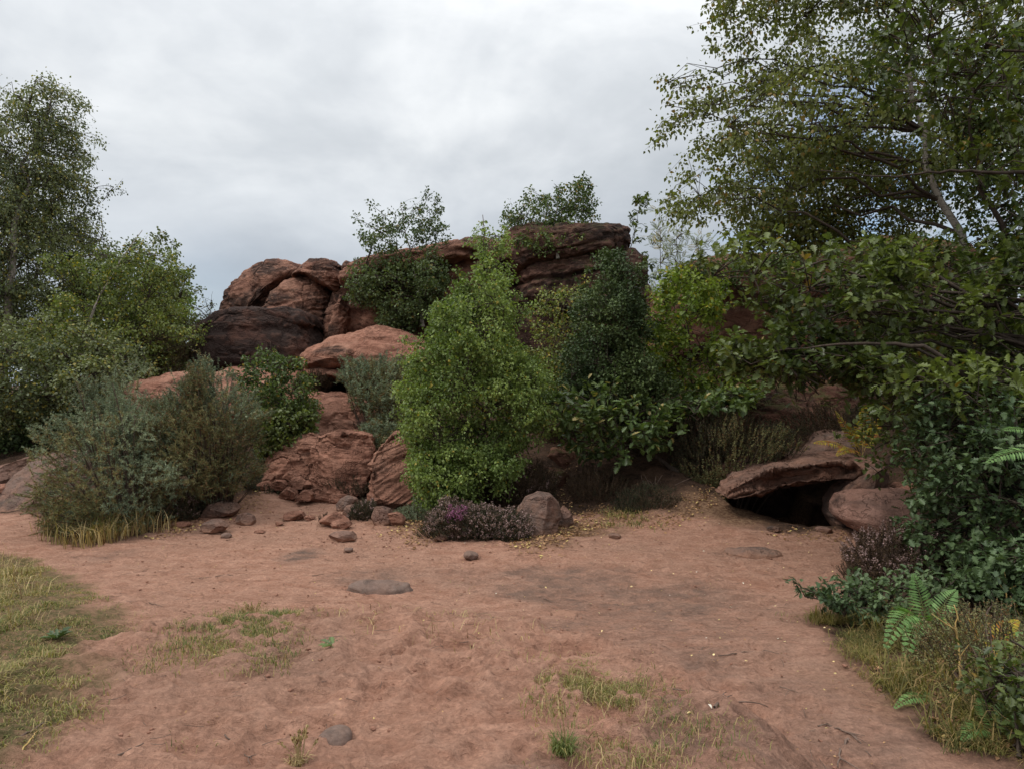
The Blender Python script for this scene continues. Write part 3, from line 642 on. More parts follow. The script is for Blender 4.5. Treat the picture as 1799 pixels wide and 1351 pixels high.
# --- the little cave
rock('cave_roof_slab', 'thick layered slab jutting out as the roof of a small dark hollow', 'rock', [
    ([(1256, 868), (1264, 850), (1290, 836), (1340, 822), (1400, 812), (1460, 806), (1492, 810), (1500, 824), (1484, 834), (1440, 838), (1390, 844), (1345, 856), (1300, 870), (1275, 874)], 8.5, .38, dict(lean=0, planes=[((0, -1, 0), .7)])),
    ([(1262, 838), (1290, 822), (1340, 808), (1400, 798), (1470, 794), (1500, 800), (1500, 812), (1440, 818), (1345, 830), (1300, 840)], 9.8, 1.3, dict(strata=.02))],
    'rock_slab', level=7, seed=80, strata=.055, freq=6, tilt=-.17, lump=.02, fine=.016, box=.42, swirl=.12)
rock('hollow_back_wall', 'red rock darkened in colour to paint the shade, closing the back of the small hollow', 'rock', [
    ([(1260, 930), (1270, 850), (1340, 830), (1460, 820), (1540, 830), (1560, 930)], 10.7, .45)], 'rock_dark', level=6, seed=83, lump=.05)  # the dark sandstone puts the hollow's shade into the wall colour
rock('leaning_boulder', 'upright brown boulder leaning at the right mouth of the hollow', 'boulder', [
    ([(1457, 905), (1460, 880), (1475, 858), (1500, 838), (1520, 822), (1545, 820), (1555, 830), (1553, 862), (1535, 890), (1500, 920), (1472, 928)], 8.3, .4)],
    'rock_grey', level=6, seed=86, strata=.008, freq=8, tilt=-.5, lump=.035, box=.6, planes=[((-.4, -1, .2), .65), ((.6, -.8, .1), .65)])
rock('flat_boulder', 'broad pinkish boulder with a smooth sloping top, foremost at the right of the hollow', 'boulder', [
    ([(1468, 905), (1472, 888), (1490, 872), (1520, 862), (1560, 860), (1600, 862), (1615, 872), (1625, 900), (1590, 925), (1540, 932), (1490, 925)], 7.85, .5)],
    'rock_pink', level=6, seed=88, strata=.008, freq=8, tilt=.05, lump=.02, box=.65, lean=.75)
rock('dark_footing_stone', 'dark stone under the smooth topped boulder, behind the tall pink heather', 'stone', [
    ([(1480, 940), (1490, 915), (1560, 915), (1610, 915), (1600, 960), (1530, 975)], 7.95, .3)], 'rock_dark', level=5, seed=89, lump=.05, cut=3)
rock('shelf_boulder', 'dusty slanting slab on the bank between the yellow bracken and the dark heather', 'boulder', [
    ([(1395, 805), (1420, 785), (1445, 762), (1475, 752), (1505, 775), (1510, 808)], 10.5, .35)], 'rock_grey', level=6, seed=90, lump=.04, lean=.6, box=.6, cut=2, strata=.01)
rock('low_back_boulder', 'low reddish rock behind the leaning boulder, under the oak leaves', 'boulder', [
    ([(1560, 875), (1570, 855), (1610, 846), (1660, 850), (1680, 880)], 8.9, .4)], 'rock', level=5, seed=91, lump=.04)

# --- left edge rocks
rock('left_sloping_rock', 'sloping grey red rock with a rusty top, between the path and the dark birches', 'rock', [
    ([(28, 885), (40, 850), (60, 820), (80, 798), (110, 795), (135, 815), (150, 860), (150, 900), (80, 902)], 9.9, .9, dict(planes=[((-.4, -.9, .6), .6)])),
    ([(-40, 870), (-20, 840), (20, 815), (60, 800), (75, 830), (50, 870), (20, 885)], 10.6, .8)],
    'rock_grey', level=7, seed=94, strata=.03, freq=5, tilt=-.5, lump=.04, box=.6, lean=.5)
rock('left_edge_rock', 'dark red stone at the far left end of the path', 'stone', [
    ([(-30, 885), (-25, 858), (-5, 850), (12, 855), (16, 870), (8, 884)], G(0, 886)[1]+.2, .3)], 'rock', level=5, seed=96, lump=.05, cut=3)
rock('left_flat_stone', 'flat pale red stone tucked under the left side of the big gorse', 'stone', [
    ([(80, 905), (85, 880), (118, 872), (135, 885), (130, 905)], G(105, 903)[1]+.2, .2)], 'rock', level=5, seed=97, lump=.05, cut=2)

# --- loose stones on the sand: (outline centre, half width, half height, label, mat)
stones = [
 (384, 896, 40, 16, 'lichened brown double boulder beside the gorse foot', 'rock_grey', 4), (376, 925, 24, 14, 'pale scratched flat stone in front of the lichened boulder', 'rock_grey', 3),
 (431, 913, 21, 11, 'angular tilted stone right of the lichened boulder', 'rock_grey', 4), (397, 941, 13, 6, 'smooth little grey stone nearest the camera of the gorse side group', 'rock_stone', 1),
 (515, 907, 23, 9, 'dark red jagged stone alone in the sand below the split rock', 'rock', 4), (544, 910, 11, 5, 'small pointed stone just right of the dark red jagged one', 'rock', 3),
 (587, 915, 26, 12, 'knobbly red stone beside a dead heather sprig', 'rock', 4), (600, 922, 22, 9, 'low shelf stone between the knobbly stone and the pitted slab', 'rock', 4),
 (603, 943, 27, 10, 'pitted flat slab lowest of the central stones', 'rock_grey', 5), (610, 885, 24, 14, 'pinkish stone behind the round heather cushion', 'rock_grey', 3), (618, 898, 22, 12, 'squat stone leaning under the round heather cushion', 'rock_grey', 3),
 (672, 905, 22, 20, 'upright rough stone right of the round heather cushion', 'rock_grey', 4), (696, 912, 20, 14, 'rough reddish stone with dry litter right of the cushion', 'rock', 4), (320, 922, 16, 6, 'half buried stone by the dry grass of the gorse', 'rock', 3),
 (613, 966, 11, 4, 'thin grey stone flush with the sand', 'rock_stone', 1), (827, 977, 18, 7, 'grey bun shaped stone in front of the flowering heather', 'rock_stone', 1),
 (775, 945, 13, 5, 'small dark stone with a straw beside the bright birch litter', 'rock_grey', 2), (455, 935, 10, 3, 'flat sliver of stone in the open sand', 'rock', 3), (490, 920, 10, 4, 'tiny red stone left below the jagged one', 'rock', 3),
 (1080, 943, 16, 4, 'flat stone barely showing on the sand right of centre', 'rock_grey', 1), (1447, 931, 17, 5, 'small rounded stone at the sill of the hollow', 'rock_grey', 2), (1360, 930, 15, 5, 'buried grey stone at the left of the hollow sill', 'rock_grey', 2)]
for i, (a, b, w, h, lab, mt, ct) in enumerate(stones):
    g0 = G(a, b+h*.9); Yr = g0[1]+w/F*g0[1]*.6; k_ = Yr/g0[1]
    pr = np.random.default_rng(200+i).uniform(.75, 1.05, 8)
    an = np.linspace(0, 2*np.pi, 8, endpoint=False)
    out = [(g0[0]*k_+w/F*Yr*pr[j]*math.cos(an[j]), g0[2]+h/F*Yr*(.75+pr[j]*math.sin(an[j])*1.1)) for j in range(8)]
    rock('stone', lab, 'stone', [(out, Yr, w/F*Yr*.8)], mt, 'loose stones on the sand', level=5, seed=100+i, world=True, cut=ct, box=.7 if ct > 1 else .95, lump=.04, strata=.006 if ct > 1 else 0, freq=14, fine=.004)
rock('smooth_stone', 'smooth potato shaped brown stone in the near foreground', 'stone', [
    ([(549, 1316), (556, 1298), (570, 1286), (590, 1279), (610, 1282), (621, 1294), (618, 1306), (600, 1318), (570, 1326)], G(583, 1318)[1]+.09, .075)], 'rock_stone', level=6, seed=130, lump=.02, box=.92, strata=0, fine=.001)
def flatrock(name, lab, px, py, wx, dy, hgt, seed, mat='rock_grey', yaw=0):
    c = G(px, py); w = wx/F*c[1]
    O = [(c[0]-w, c[2]-.06), (c[0]-w*.85, c[2]+hgt*.6), (c[0]-w*.4, c[2]+hgt), (c[0]+w*.2, c[2]+hgt*.9), (c[0]+w*.75, c[2]+hgt*.55), (c[0]+w, c[2]-.06), (c[0], c[2]-.12)]
    rock(name, lab, 'rock', [(O, c[1], dy)], mat, None, level=6, seed=seed, world=True, lump=.03, box=.85, strata=.008, freq=9, fine=.004, tilt=.1)
flatrock('bedrock_hump', 'long smooth grey brown hump of bedrock showing through the open sand', 668, 1034, 66, .13, .065, 140, 'rock_stone')
flatrock('worn_bedrock', 'worn cracked bedrock outcrop in the sand in front of the hollow', 1325, 972, 60, .17, .065, 143)
flatrock('thin_bedrock', 'thin dark edged rock plate level with the sand near the middle', 992, 1078, 30, .13, .022, 146, 'rock_grey')

# gully steps between the two green masses
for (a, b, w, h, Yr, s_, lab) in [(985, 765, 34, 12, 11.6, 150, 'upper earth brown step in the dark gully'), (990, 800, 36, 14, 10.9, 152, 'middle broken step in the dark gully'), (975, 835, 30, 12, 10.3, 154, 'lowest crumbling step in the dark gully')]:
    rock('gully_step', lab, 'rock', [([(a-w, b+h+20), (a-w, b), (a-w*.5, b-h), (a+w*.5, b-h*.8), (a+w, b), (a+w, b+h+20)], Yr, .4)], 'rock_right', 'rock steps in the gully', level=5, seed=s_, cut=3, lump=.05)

# ================================================================== plants
def sample_crown(poly, Y, T, n, shell=.5, seed=0, yoff=0., rag=.42, clump=.75):
    """points inside an outline (pixels at distance Y) thickened by T metres; ragged edge, clumps and gaps"""
    W_ = np.array([(P(a, b, Y)[0], P(a, b, Y)[2]) for a, b in poly]); lo, hi = W_.min(0), W_.max(0)
    r = np.random.default_rng(seed+11); out = []; cnt = 0
    q = r.uniform(lo, hi, (4000, 2)); dm = dpoly(q[:, 0], q[:, 1], W_).max(); lo = lo-.3*dm; hi = hi+.3*dm
    while cnt < n:
        q = r.uniform(lo, hi, (n*3, 2)); d = dpoly(q[:, 0], q[:, 1], W_)
        p3 = np.stack([q[:, 0], q[:, 1], q[:, 0]*0+seed], 1)
        d = d+rag*dm*(fbm(p3*(1.3/dm), 3, seed, .6)-.02)+rag*.35*dm*vnoise(p3*(5./dm), seed+2)
        k = d > 0; q, d = q[k], d[k]
        e = np.clip(d/(dm*.85), 0, 1); th = T*np.sqrt(1-(1-e)**2)+.03
        u = r.uniform(-1, 1, len(q)); u = np.sign(u)*np.abs(u)**shell
        p = np.stack([q[:, 0], Y+yoff+u*th, q[:, 1]], 1)
        c = fbm(p*np.array([1.5, 1.5, 3.0])/dm+seed*1.7, 2, seed+4)
        k = r.random(len(p)) < 1-clump*(1-sstep(-.30, .12, c))
        out.append(p[k]); cnt += k.sum()
    return np.concatenate(out)[:n]
def bez(a, b, c, k):
    t = np.linspace(0, 1, k)[None, :, None]; return (1-t)**2*a[:, None]+2*t*(1-t)*b[:, None]+t*t*c[:, None]
def tree(name, label, cat, polys, trunk, leaf, mat, barkm, n1=40, n2=900, per=18, size=.04, droop=.25, spread=.06, trunk_r=.05, twig_r=.004, clusters=False,
         group=None, shell=.6, seed=0, rise=.55, limb_r=None, tonef=1.2, sides=3, tw=(.05, 1.0), upright=0.5, plume=.30, rag=.42, clump=.75):
    """polys: list of (outline px, Y, half thickness, share); trunk: list of (px,py,Y) base..top"""
    if not clusters and n2 > 100: n2 = int(n2*.45); per = int(per*2.1); spread *= .8
    TP = np.array([P(*t) for t in trunk]); base = TP[0].copy()
    root = thing(name, base, label, cat, group)
    r = np.random.default_rng(seed)
    # trunk polyline resampled with a little wander
    s = np.concatenate([[0], np.cumsum(np.linalg.norm(np.diff(TP, axis=0), axis=1))]); L = s[-1]
    u = np.linspace(0, L, 18); T = np.stack([np.interp(u, s, TP[:, i]) for i in range(3)], 1)
    T[1:-1, :2] += r.normal(0, L*.006, (16, 2))
    tr = trunk_r*(1-.88*(u/L)**.9); tr[0] *= 1.5; tr[1] *= 1.12
    gw = Geo(); tubes(gw, T[None], tr[None], 9)
    shares = [p[3] if len(p) > 3 else 1. for p in polys]; tot = sum(shares)
    A1 = np.concatenate([sample_crown(p[0], p[1], p[2]*.7, max(3, int(n1*sh/tot)), .9, seed+i, rag=rag, clump=clump) for i, (p, sh) in enumerate(zip(polys, shares))])
    A2 = np.concatenate([sample_crown(p[0], p[1], p[2], max(4, int(n2*sh/tot)), shell, seed+50+i, rag=rag, clump=clump) for i, (p, sh) in enumerate(zip(polys, shares))])
    A2 = np.concatenate([A2, A1, A1+.04*r.normal(size=A1.shape)])
    # main limbs leave the trunk, side limbs leave the main limbs
    k1 = 10; gb_ = Geo(); pool = T[5:].copy(); prad = tr[5:].copy()
    far = np.linalg.norm(A1[:, :2]-np.stack([np.interp(A1[:, 2], T[:, 2], T[:, 0]), np.interp(A1[:, 2], T[:, 2], T[:, 1])], 1), axis=1)
    order = np.argsort(-far+r.normal(0, .25*far.mean(), len(far))); nm = max(3, len(A1)//5)
    for stage, idx in enumerate((order[:nm], order[nm:])):
        if not len(idx): continue
        Ai = A1[idx]; hd = np.linalg.norm(Ai[:, None, :2]-pool[None, :, :2], axis=2); dz_ = Ai[:, None, 2]-pool[None, :, 2]
        cost = np.abs(dz_-rise*hd)+.25*hd if stage == 0 else np.linalg.norm(Ai[:, None]-pool[None], axis=2)+np.maximum(-dz_, 0)*1.2
        if stage == 0: cost = cost+r.random(cost.shape)*.25*hd
        st = np.argmin(cost, 1); S = pool[st]; ln_ = np.linalg.norm(Ai-S, axis=1)
        Mid = (S+Ai)/2; Mid[:, 2] += .14*ln_*(1 if droop > 0 else .3); Mid += r.normal(0, .06, Mid.shape)*ln_[:, None]
        LB = bez(S, Mid, Ai, k1)
        wob_ = r.normal(0, .022, LB.shape)*ln_[:, None, None]; wob_[:, 0] = 0; LB = LB+wob_
        lr = (limb_r or 1)*np.minimum(prad[st]*.6, .003+.0085*ln_)
        RR = lr[:, None]*np.linspace(1, .12, k1)[None]
        tubes(gb_, LB, RR, 5); pool = np.concatenate([pool, LB[:, 2:].reshape(-1, 3)]); prad = np.concatenate([prad, RR[:, 2:].ravel()])
    # twigs
    B = np.empty_like(A2); 
    for c0 in range(0, len(A2), 400):
        a = A2[c0:c0+400]; d = a[:, None]-pool[None]; dist = np.linalg.norm(d, axis=2)+np.where(d[..., 2] < -.05, -d[..., 2]*1.5, 0)
        B[c0:c0+400] = pool[np.argmin(dist, 1)]
    ax0 = np.stack([np.interp(A2[:, 2], T[:, 2], T[:, 0]), np.interp(A2[:, 2], T[:, 2], T[:, 1]), A2[:, 2]], 1)
    outw = norm(A2-ax0)*np.array([1, 1, 0.])
    D_ = norm(outw+np.array([0, 0, .75 if droop < .3 else .1])+.5*r.normal(size=A2.shape))
    pl = plume*r.uniform(.5, 1.3, len(A2))
    Sx = A2-D_*pl[:, None]*.6; E = A2+D_*pl[:, None]*.4; E[:, 2] -= droop*pl*r.uniform(.2, 1.1, len(E))
    ln = np.linalg.norm(Sx-B, axis=1)
    Lk = bez(B, (B+Sx)/2+np.array([0, 0, .1])*ln[:, None]+r.normal(0, .05, B.shape)*ln[:, None], Sx, 5)
    tubes(gb_, Lk, np.linspace(1.9, 1.2, 5)[None]*twig_r*np.ones((len(Lk), 1)), sides)
    TW = bez(Sx, (Sx+E)/2+np.array([0, 0, .18*max(droop, .1)])*pl[:, None]+r.normal(0, .05, E.shape)*pl[:, None], E, 6)
    n = len(TW)
    tubes(gb_, TW, np.linspace(1.2, .4, 6)[None]*twig_r*np.ones((len(TW), 1)), sides)
    if n2 < 100:
        for vv, rr_, tt_ in zip(gb_.v, gb_.r, gb_.t): gw.v.append(vv); gw.r.append(rr_); gw.t.append(tt_)
        for kf, ff in gb_.f.items(): gw.f.setdefault(kf, []).extend([f_+gw.n for f_ in ff])
        gw.n += gb_.n
    gw.build('trunk', M[barkm], root, base, True)
    if n2 >= 100: gb_.build('branch', M['bark_dark' if barkm != 'deadwood' else barkm], root, base)
    gl = Geo(); n = len(TW)
    tone = np.clip(.5+tonef*.5*vnoise(A2*1.1+seed, seed)+r.normal(0, .18, n), 0, 1)
    if clusters:     # leaves in rosettes near twig ends (oak)
        nc = 3
        ti = np.repeat(np.arange(n), per*nc); 
        cp = np.repeat(np.tile(np.array([1., .72, .45]), n), per)+r.normal(0, .03, n*per*nc)
        cen_t = np.clip(cp, 0, 1)*5; i0 = np.minimum(cen_t.astype(int), 4); fr_ = (cen_t-i0)[:, None]
        p0 = TW[ti, i0]*(1-fr_)+TW[ti, i0+1]*fr_
        dirn = norm(TW[ti, 5]-TW[ti, 3]); rad = rv(len(ti)); ax = norm(rad*1.0+dirn*.55+np.array([0, 0, -.25]))
        pos_ = p0+ax*size*.15+r.normal(0, spread, p0.shape)
        upv = norm(np.array([0, 0, 1.])+.55*rv(len(ti)))
        leaves(gl, pos_, ax, upv, size*r.uniform(.6, 1.2, len(ti)), leaf, np.clip(tone[ti]+r.normal(0, .1, len(ti)), 0, 1))
    else:
        ti = np.repeat(np.arange(n), per); t = r.uniform(tw[0], tw[1], len(ti))*5; i0 = np.minimum(t.astype(int), 4); fr_ = (t-i0)[:, None]
        p0 = TW[ti, i0]*(1-fr_)+TW[ti, i0+1]*fr_
        off = r.normal(0, 1, p0.shape)*(spread*(1.15-.85*t/5))[:, None]; off[:, 2] -= abs(droop)*spread*.5
        ax = norm(norm(off)+np.array([0, 0, -droop*2.2])+.5*rv(len(ti))); upv = norm(np.array([0, 0, upright])+rv(len(ti))*.9)
        leaves(gl, p0+off, ax, upv, size*r.uniform(.55, 1.25, len(ti)), leaf, np.clip(tone[ti]+r.normal(0, .1, len(ti)), 0, 1))
    gl.build('crown', M[mat], root, base)
    return root

# --- left trees
tree('birch_tree', 'tall silvery birch with small grey green leaves, at the left edge', 'tree',
     [([(-60, 350), (-30, 270), (0, 245), (20, 215), (55, 185), (75, 195), (108, 185), (114, 220), (122, 250), (115, 290), (118, 330), (140, 335), (138, 360), (150, 430), (145, 500), (110, 600), (20, 640), (-80, 620)], 14.0, 1.5, 1.0)],
     [(-10, 800, 13.4), (8, 620, 13.1), (22, 480, 12.9), (30, 380, 13.1), (62, 260, 13.6), (92, 158, 14)], 'quad', 'birch_left', 'bark_birch', n1=130, n2=3000, per=22, size=.052, droop=.35, spread=.10, trunk_r=.10, seed=1, plume=.55, rag=.62, clump=.9)
tree('birch_tree', 'dark leaved young tree with a bare tip, just behind the tall left birch', 'tree',
     [([(150, 500), (160, 440), (155, 420), (165, 385), (182, 380), (192, 395), (194, 430), (215, 440), (260, 420), (310, 480), (325, 540), (320, 640), (140, 640)], 18.0, 1.2, 1.0)],
     [(200, 760, 18), (190, 600, 18), (182, 480, 18), (178, 385, 18)], 'quad', 'oak_olive', 'bark_dark', n1=40, n2=900, per=18, size=.075, droop=.1, spread=.10, trunk_r=.07, seed=2, rag=.6, clump=.9)
tree('birch_tree', 'olive green birch with thin pale stems, between the tall left birch and the gorse', 'tree',
     [([(150, 480), (175, 450), (215, 440), (232, 405), (255, 398), (268, 410), (275, 450), (300, 490), (330, 530), (325, 570), (300, 610), (285, 650), (200, 680), (120, 700), (60, 660), (70, 600), (110, 530)], 13.0, 1.1, 1.0)],
     [(120, 780, 12.6), (150, 600, 12.1), (172, 530, 12.1), (205, 470, 12.5), (250, 405, 13)], 'quad', 'birch_green', 'bark_birch', n1=60, n2=1500, per=20, size=.05, droop=.25, spread=.085, trunk_r=.045, seed=4, rag=.62, clump=.9)
tree('birch_tree', 'low spreading birch thicket with yellow flecks, over the shaded ground left of the gorse', 'tree',
     [([(-60, 600), (40, 570), (120, 580), (200, 600), (250, 620), (265, 660), (215, 680), (200, 720), (120, 735), (60, 750), (-60, 770)], 11.6, .9, 1.0)],
     [(60, 800, 12), (50, 720, 12), (70, 640, 11.8), (90, 600, 11.8)], 'quad', 'birch_left', 'bark_brown', n1=50, n2=1100, per=18, size=.05, droop=.2, spread=.08, trunk_r=.03, seed=5, rag=.6, clump=.9)
tree('dark_thicket', 'deep green shaded thicket under the left birches', 'shrub',
     [([(-80, 700), (60, 690), (160, 690), (215, 720), (170, 790), (100, 800), (-80, 815)], 12.4, .7, 1.0)],
     [(20, 830, 12.4), (20, 700, 12.4)], 'quad', 'holly', 'bark_dark', n1=30, n2=700, per=18, size=.07, droop=.1, spread=.09, trunk_r=.03, seed=6)
# background trees on the left to close the horizon
tree('background_tree', 'round green tree far behind the olive birch', 'tree',
     [([(255, 560), (270, 480), (300, 470), (330, 540), (345, 600), (350, 680), (240, 700)], 21., 1.5, 1.0)], [(300, 700, 21), (298, 560, 21), (295, 490, 21)], 'quad', 'birch_bright', 'bark_dark', n1=30, n2=500, per=16, size=.10, droop=.1, spread=.14, trunk_r=.08, seed=7)
tree('bare_sapling', 'nearly bare reddish sapling against the sky, left of the dark boulder', 'sapling',
     [([(335, 600), (338, 545), (350, 525), (375, 508), (382, 540), (398, 545), (400, 590), (380, 620)], 14.6, .4, 1.0)], [(362, 640, 14.6), (366, 580, 14.6), (374, 512, 14.6)], 'birch', 'birch_dark', 'bark_brown', n1=16, n2=70, per=5, size=.045, droop=.1, spread=.03, trunk_r=.014, twig_r=.004, seed=8)
tree('brown_bush', 'rusty brown bush right beside the left edge of the dark boulder', 'shrub',
     [([(335, 660), (340, 600), (355, 575), (385, 580), (378, 620), (366, 660)], 14.0, .5, 1.0)], [(360, 680, 14), (360, 600, 14)], 'quad', 'heather_brown', 'bark_brown', n1=16, n2=260, per=14, size=.05, droop=.0, spread=.06, trunk_r=.014, seed=9)
# --- ledge birch, cap birch
tree('birch_tree', 'dark birch rooted on the rock ledge, its sparse top open to the sky', 'tree',
     [([(625, 480), (650, 460), (720, 450), (780, 450), (790, 500), (780, 555), (735, 570), (680, 572), (645, 540), (610, 525)], 14.0, .9, 2.4),
      ([(612, 466), (632, 440), (634, 390), (660, 380), (690, 356), (700, 348), (715, 375), (752, 352), (766, 370), (775, 400), (800, 430), (770, 455), (700, 462), (640, 468)], 14.0, .6, .62)],
     [(742, 575, 14.0), (738, 520, 14.0), (728, 470, 14.0), (715, 420, 14), (703, 360, 14)], 'birch', 'birch_dark', 'bark_birch', n1=60, n2=900, per=16, size=.05, droop=.1, spread=.07, trunk_r=.035, seed=12, rag=.6, clump=.92)
tree('birch_tree', 'open leafed birch crowning the flat cap rock', 'tree',
     [([(884, 380), (888, 362), (918, 365), (922, 330), (950, 322), (965, 345), (985, 335), (1012, 318), (1036, 308), (1038, 340), (1028, 365), (1055, 385), (1040, 405), (985, 415), (930, 410), (895, 402)], 14.6, .6, 1.),
      ([(900, 420), (930, 410), (1010, 410), (1030, 420), (1000, 440), (940, 445), (905, 435)], 14.1, .3, .4)],
     [(980, 455, 14.0), (972, 430, 14.1), (975, 380, 14.4), (985, 330, 14.6)], 'birch', 'birch_mid', 'bark_birch', n1=40, n2=430, per=13, size=.052, droop=.15, spread=.07, trunk_r=.025, seed=13)
# --- bright birch in the middle
tree('birch_tree', 'bright light green conical birch in the centre of the scene', 'tree',
     [([(824, 435), (834, 402), (850, 382), (868, 402), (884, 435), (894, 470), (904, 520), (922, 570), (942, 620), (962, 680), (966, 735), (935, 780), (880, 810), (800, 810), (735, 780), (702, 730), (704, 690), (728, 655), (718, 615), (752, 580), (768, 540), (790, 495), (806, 460)], 9.4, .95, 3.2),
      ([(725, 780), (800, 760), (900, 780), (930, 810), (900, 850), (850, 860), (800, 900), (745, 880), (715, 830)], 9.0, .55, .75)],
     [(845, 915, 9.5), (848, 820, 9.5), (855, 700, 9.45), (852, 560, 9.4), (850, 450, 9.4), (848, 378, 9.4)], 'birch', 'birch_bright', 'bark_brown', n1=110, n2=3400, per=21, size=.036, droop=.22, spread=.055, trunk_r=.035, twig_r=.003, seed=15, tonef=1.4, plume=.32, rag=.34, clump=.88)
# --- pale airy birch behind, between the two masses
tree('birch_tree', 'thin yellow green birch seen between the bright birch and the dark tree', 'tree',
     [([(925, 560), (940, 520), (985, 510), (1030, 495), (1050, 520), (1040, 600), (1020, 680), (980, 720), (940, 700), (930, 640)], 12.4, .6, 1.),
      ([(935, 640), (1010, 620), (1040, 660), (1030, 760), (960, 760), (930, 720)], 11.4, .5, .8)],
     [(985, 800, 12.2), (980, 700, 12.2), (985, 600, 12.3), (1000, 505, 12.4)], 'birch', 'birch_yellow', 'bark_brown', n1=36, n2=520, per=14, size=.045, droop=.2, spread=.075, trunk_r=.02, seed=17)
tree('small_dark_tree', 'dense dark green small leaved tree standing right of the bright birch', 'tree',
     [([(1010, 600), (1018, 540), (1040, 490), (1065, 462), (1085, 452), (1110, 460), (1122, 480), (1132, 560), (1150, 620), (1165, 680), (1180, 730), (1120, 760), (1040, 740), (1000, 690), (1000, 640)], 10.5, .75, 1.)],
     [(1120, 820, 10.5), (1098, 740, 10.5), (1090, 600, 10.5), (1092, 460, 10.5)], 'birch', 'holly', 'bark_dark', n1=80, n2=1600, per=20, size=.040, droop=.1, spread=.055, trunk_r=.04, twig_r=.003, seed=19, plume=.36, rag=.5, clump=.9)
tree('oak_sapling', 'low oak with pale lobed leaf sprays reaching forward under the dark tree', 'tree',
     [([(962, 700), (1000, 672), (1060, 680), (1120, 700), (1180, 720), (1186, 760), (1150, 800), (1120, 812), (1060, 815), (1020, 790), (985, 740)], 9.7, .5, 1.),
      ([(1150, 720), (1200, 700), (1290, 690), (1330, 672), (1340, 690), (1290, 715), (1200, 730)], 10.0, .35, .45)],
     [(1190, 830, 9.9), (1150, 800, 9.9), (1130, 760, 9.9), (1100, 720, 9.8)], 'oak', 'oak_pale', 'bark_dark', n1=40, n2=150, per=5, size=.10, droop=.1, spread=.015, trunk_r=.04, clusters=True, seed=21, rise=.2)
tree('sapling_tree', 'fresh yellow green sapling with layered sprays, in front of the right cliff', 'tree',
     [([(1128, 560), (1140, 500), (1180, 470), (1230, 470), (1280, 540), (1260, 570), (1330, 640), (1320, 690), (1240, 720), (1170, 700), (1130, 640)], 11.2, .8, 1.)],
     [(1215, 800, 11.4), (1218, 700, 11.3), (1212, 600, 11.2), (1200, 480, 11.2)], 'ovate', 'sapling', 'bark_dark', n1=60, n2=430, per=14, size=.065, droop=.05, spread=.06, trunk_r=.025, seed=23, rise=.3, upright=1.3, rag=.6, clump=.95)
tree('slim_oak_sapling', 'slim oak shoot leaning up beside the right end of the cap rock', 'sapling',
     [([(1108, 430), (1112, 380), (1120, 345), (1138, 344), (1134, 380), (1138, 410), (1120, 440)], 13., .15, 1.), ([(1110, 500), (1120, 450), (1145, 445), (1140, 480)], 13., .2, .3)], [(1098, 520, 13), (1104, 450, 13), (1130, 345, 13)], 'oak', 'oak', 'bark_dark', n1=10, n2=12, per=3, size=.085, droop=.0, spread=.012, trunk_r=.014, clusters=True, seed=25, plume=.12)
for (bx, by, tx, ty, n2_, lab, sd_) in [(1160, 520, 1160, 358, 42, 'tallest feathery rowan shoot rising above the yellow green sapling', 27), (1185, 510, 1190, 355, 42, 'second feathery rowan shoot, close right of the tallest', 28), (1200, 500, 1236, 388, 16, 'short bent rowan shoot leaning right with few leaves', 29)]:
    tree('rowan_sapling', lab, 'sapling', [([(tx-18, by), (tx-16, (by+ty)/2), (tx-8, ty+8), (tx, ty), (tx+8, ty+8), (tx+18, (by+ty)/2), (tx+20, by)], 12.6, .2, 1.)], [(bx, by+60, 12.6), (bx, by, 12.6), ((bx+tx)/2, (by+ty)/2, 12.6), (tx, ty, 12.6)],
         'rowan', 'birch_yellow', 'bark_brown', n1=8, n2=n2_, per=3, size=.13, droop=-.15, spread=.01, trunk_r=.012, seed=sd_, tw=(.2, 1.0), plume=.10, group='rowan shoots on the skyline')
# growth along the top of the right cliff
tree('cliff_top_bush', 'dark bush with drooping autumn leaves along the top of the right cliff', 'shrub',
     [([(1180, 480), (1230, 452), (1300, 440), (1400, 440), (1500, 415), (1600, 410), (1680, 430), (1650, 480), (1500, 490), (1380, 510), (1250, 500)], 13.2, .8, 1.)],
     [(1400, 560, 13.2), (1405, 500, 13.2), (1410, 440, 13.2)], 'birch', 'birch_mid', 'bark_brown', n1=60, n2=650, per=13, size=.06, droop=.2, spread=.09, trunk_r=.02, seed=31)
# --- big birch on the right
tree('birch_tree', 'large birch with a pale leaning trunk, filling the sky at the upper right', 'tree',
     [([(1255, -120), (1262, 40), (1250, 60), (1270, 110), (1300, 140), (1240, 155), (1200, 150), (1185, 190), (1160, 205), (1195, 240), (1190, 290), (1215, 320), (1270, 340), (1330, 380), (1370, 350), (1440, 330), (1520, 350), (1640, 340), (1799, 330), (1900, 200), (1950, -120)], 9.8, 2.1, 2.6),
      ([(1275, 400), (1310, 380), (1400, 340), (1480, 350), (1500, 400), (1440, 420), (1380, 440), (1300, 430)], 10.6, .5, .22)],
     [(1760, 800, 9.8), (1735, 600, 9.6), (1700, 470, 8.9), (1650, 350, 8.9), (1610, 200, 9.2), (1590, 0, 9.8), (1570, -150, 9.8)], 'birch', 'birch_high', 'bark_birch', n1=150, n2=2300, per=17, size=.058, droop=.35, spread=.10, trunk_r=.075, twig_r=.003, seed=33, plume=.45, rise=.22)
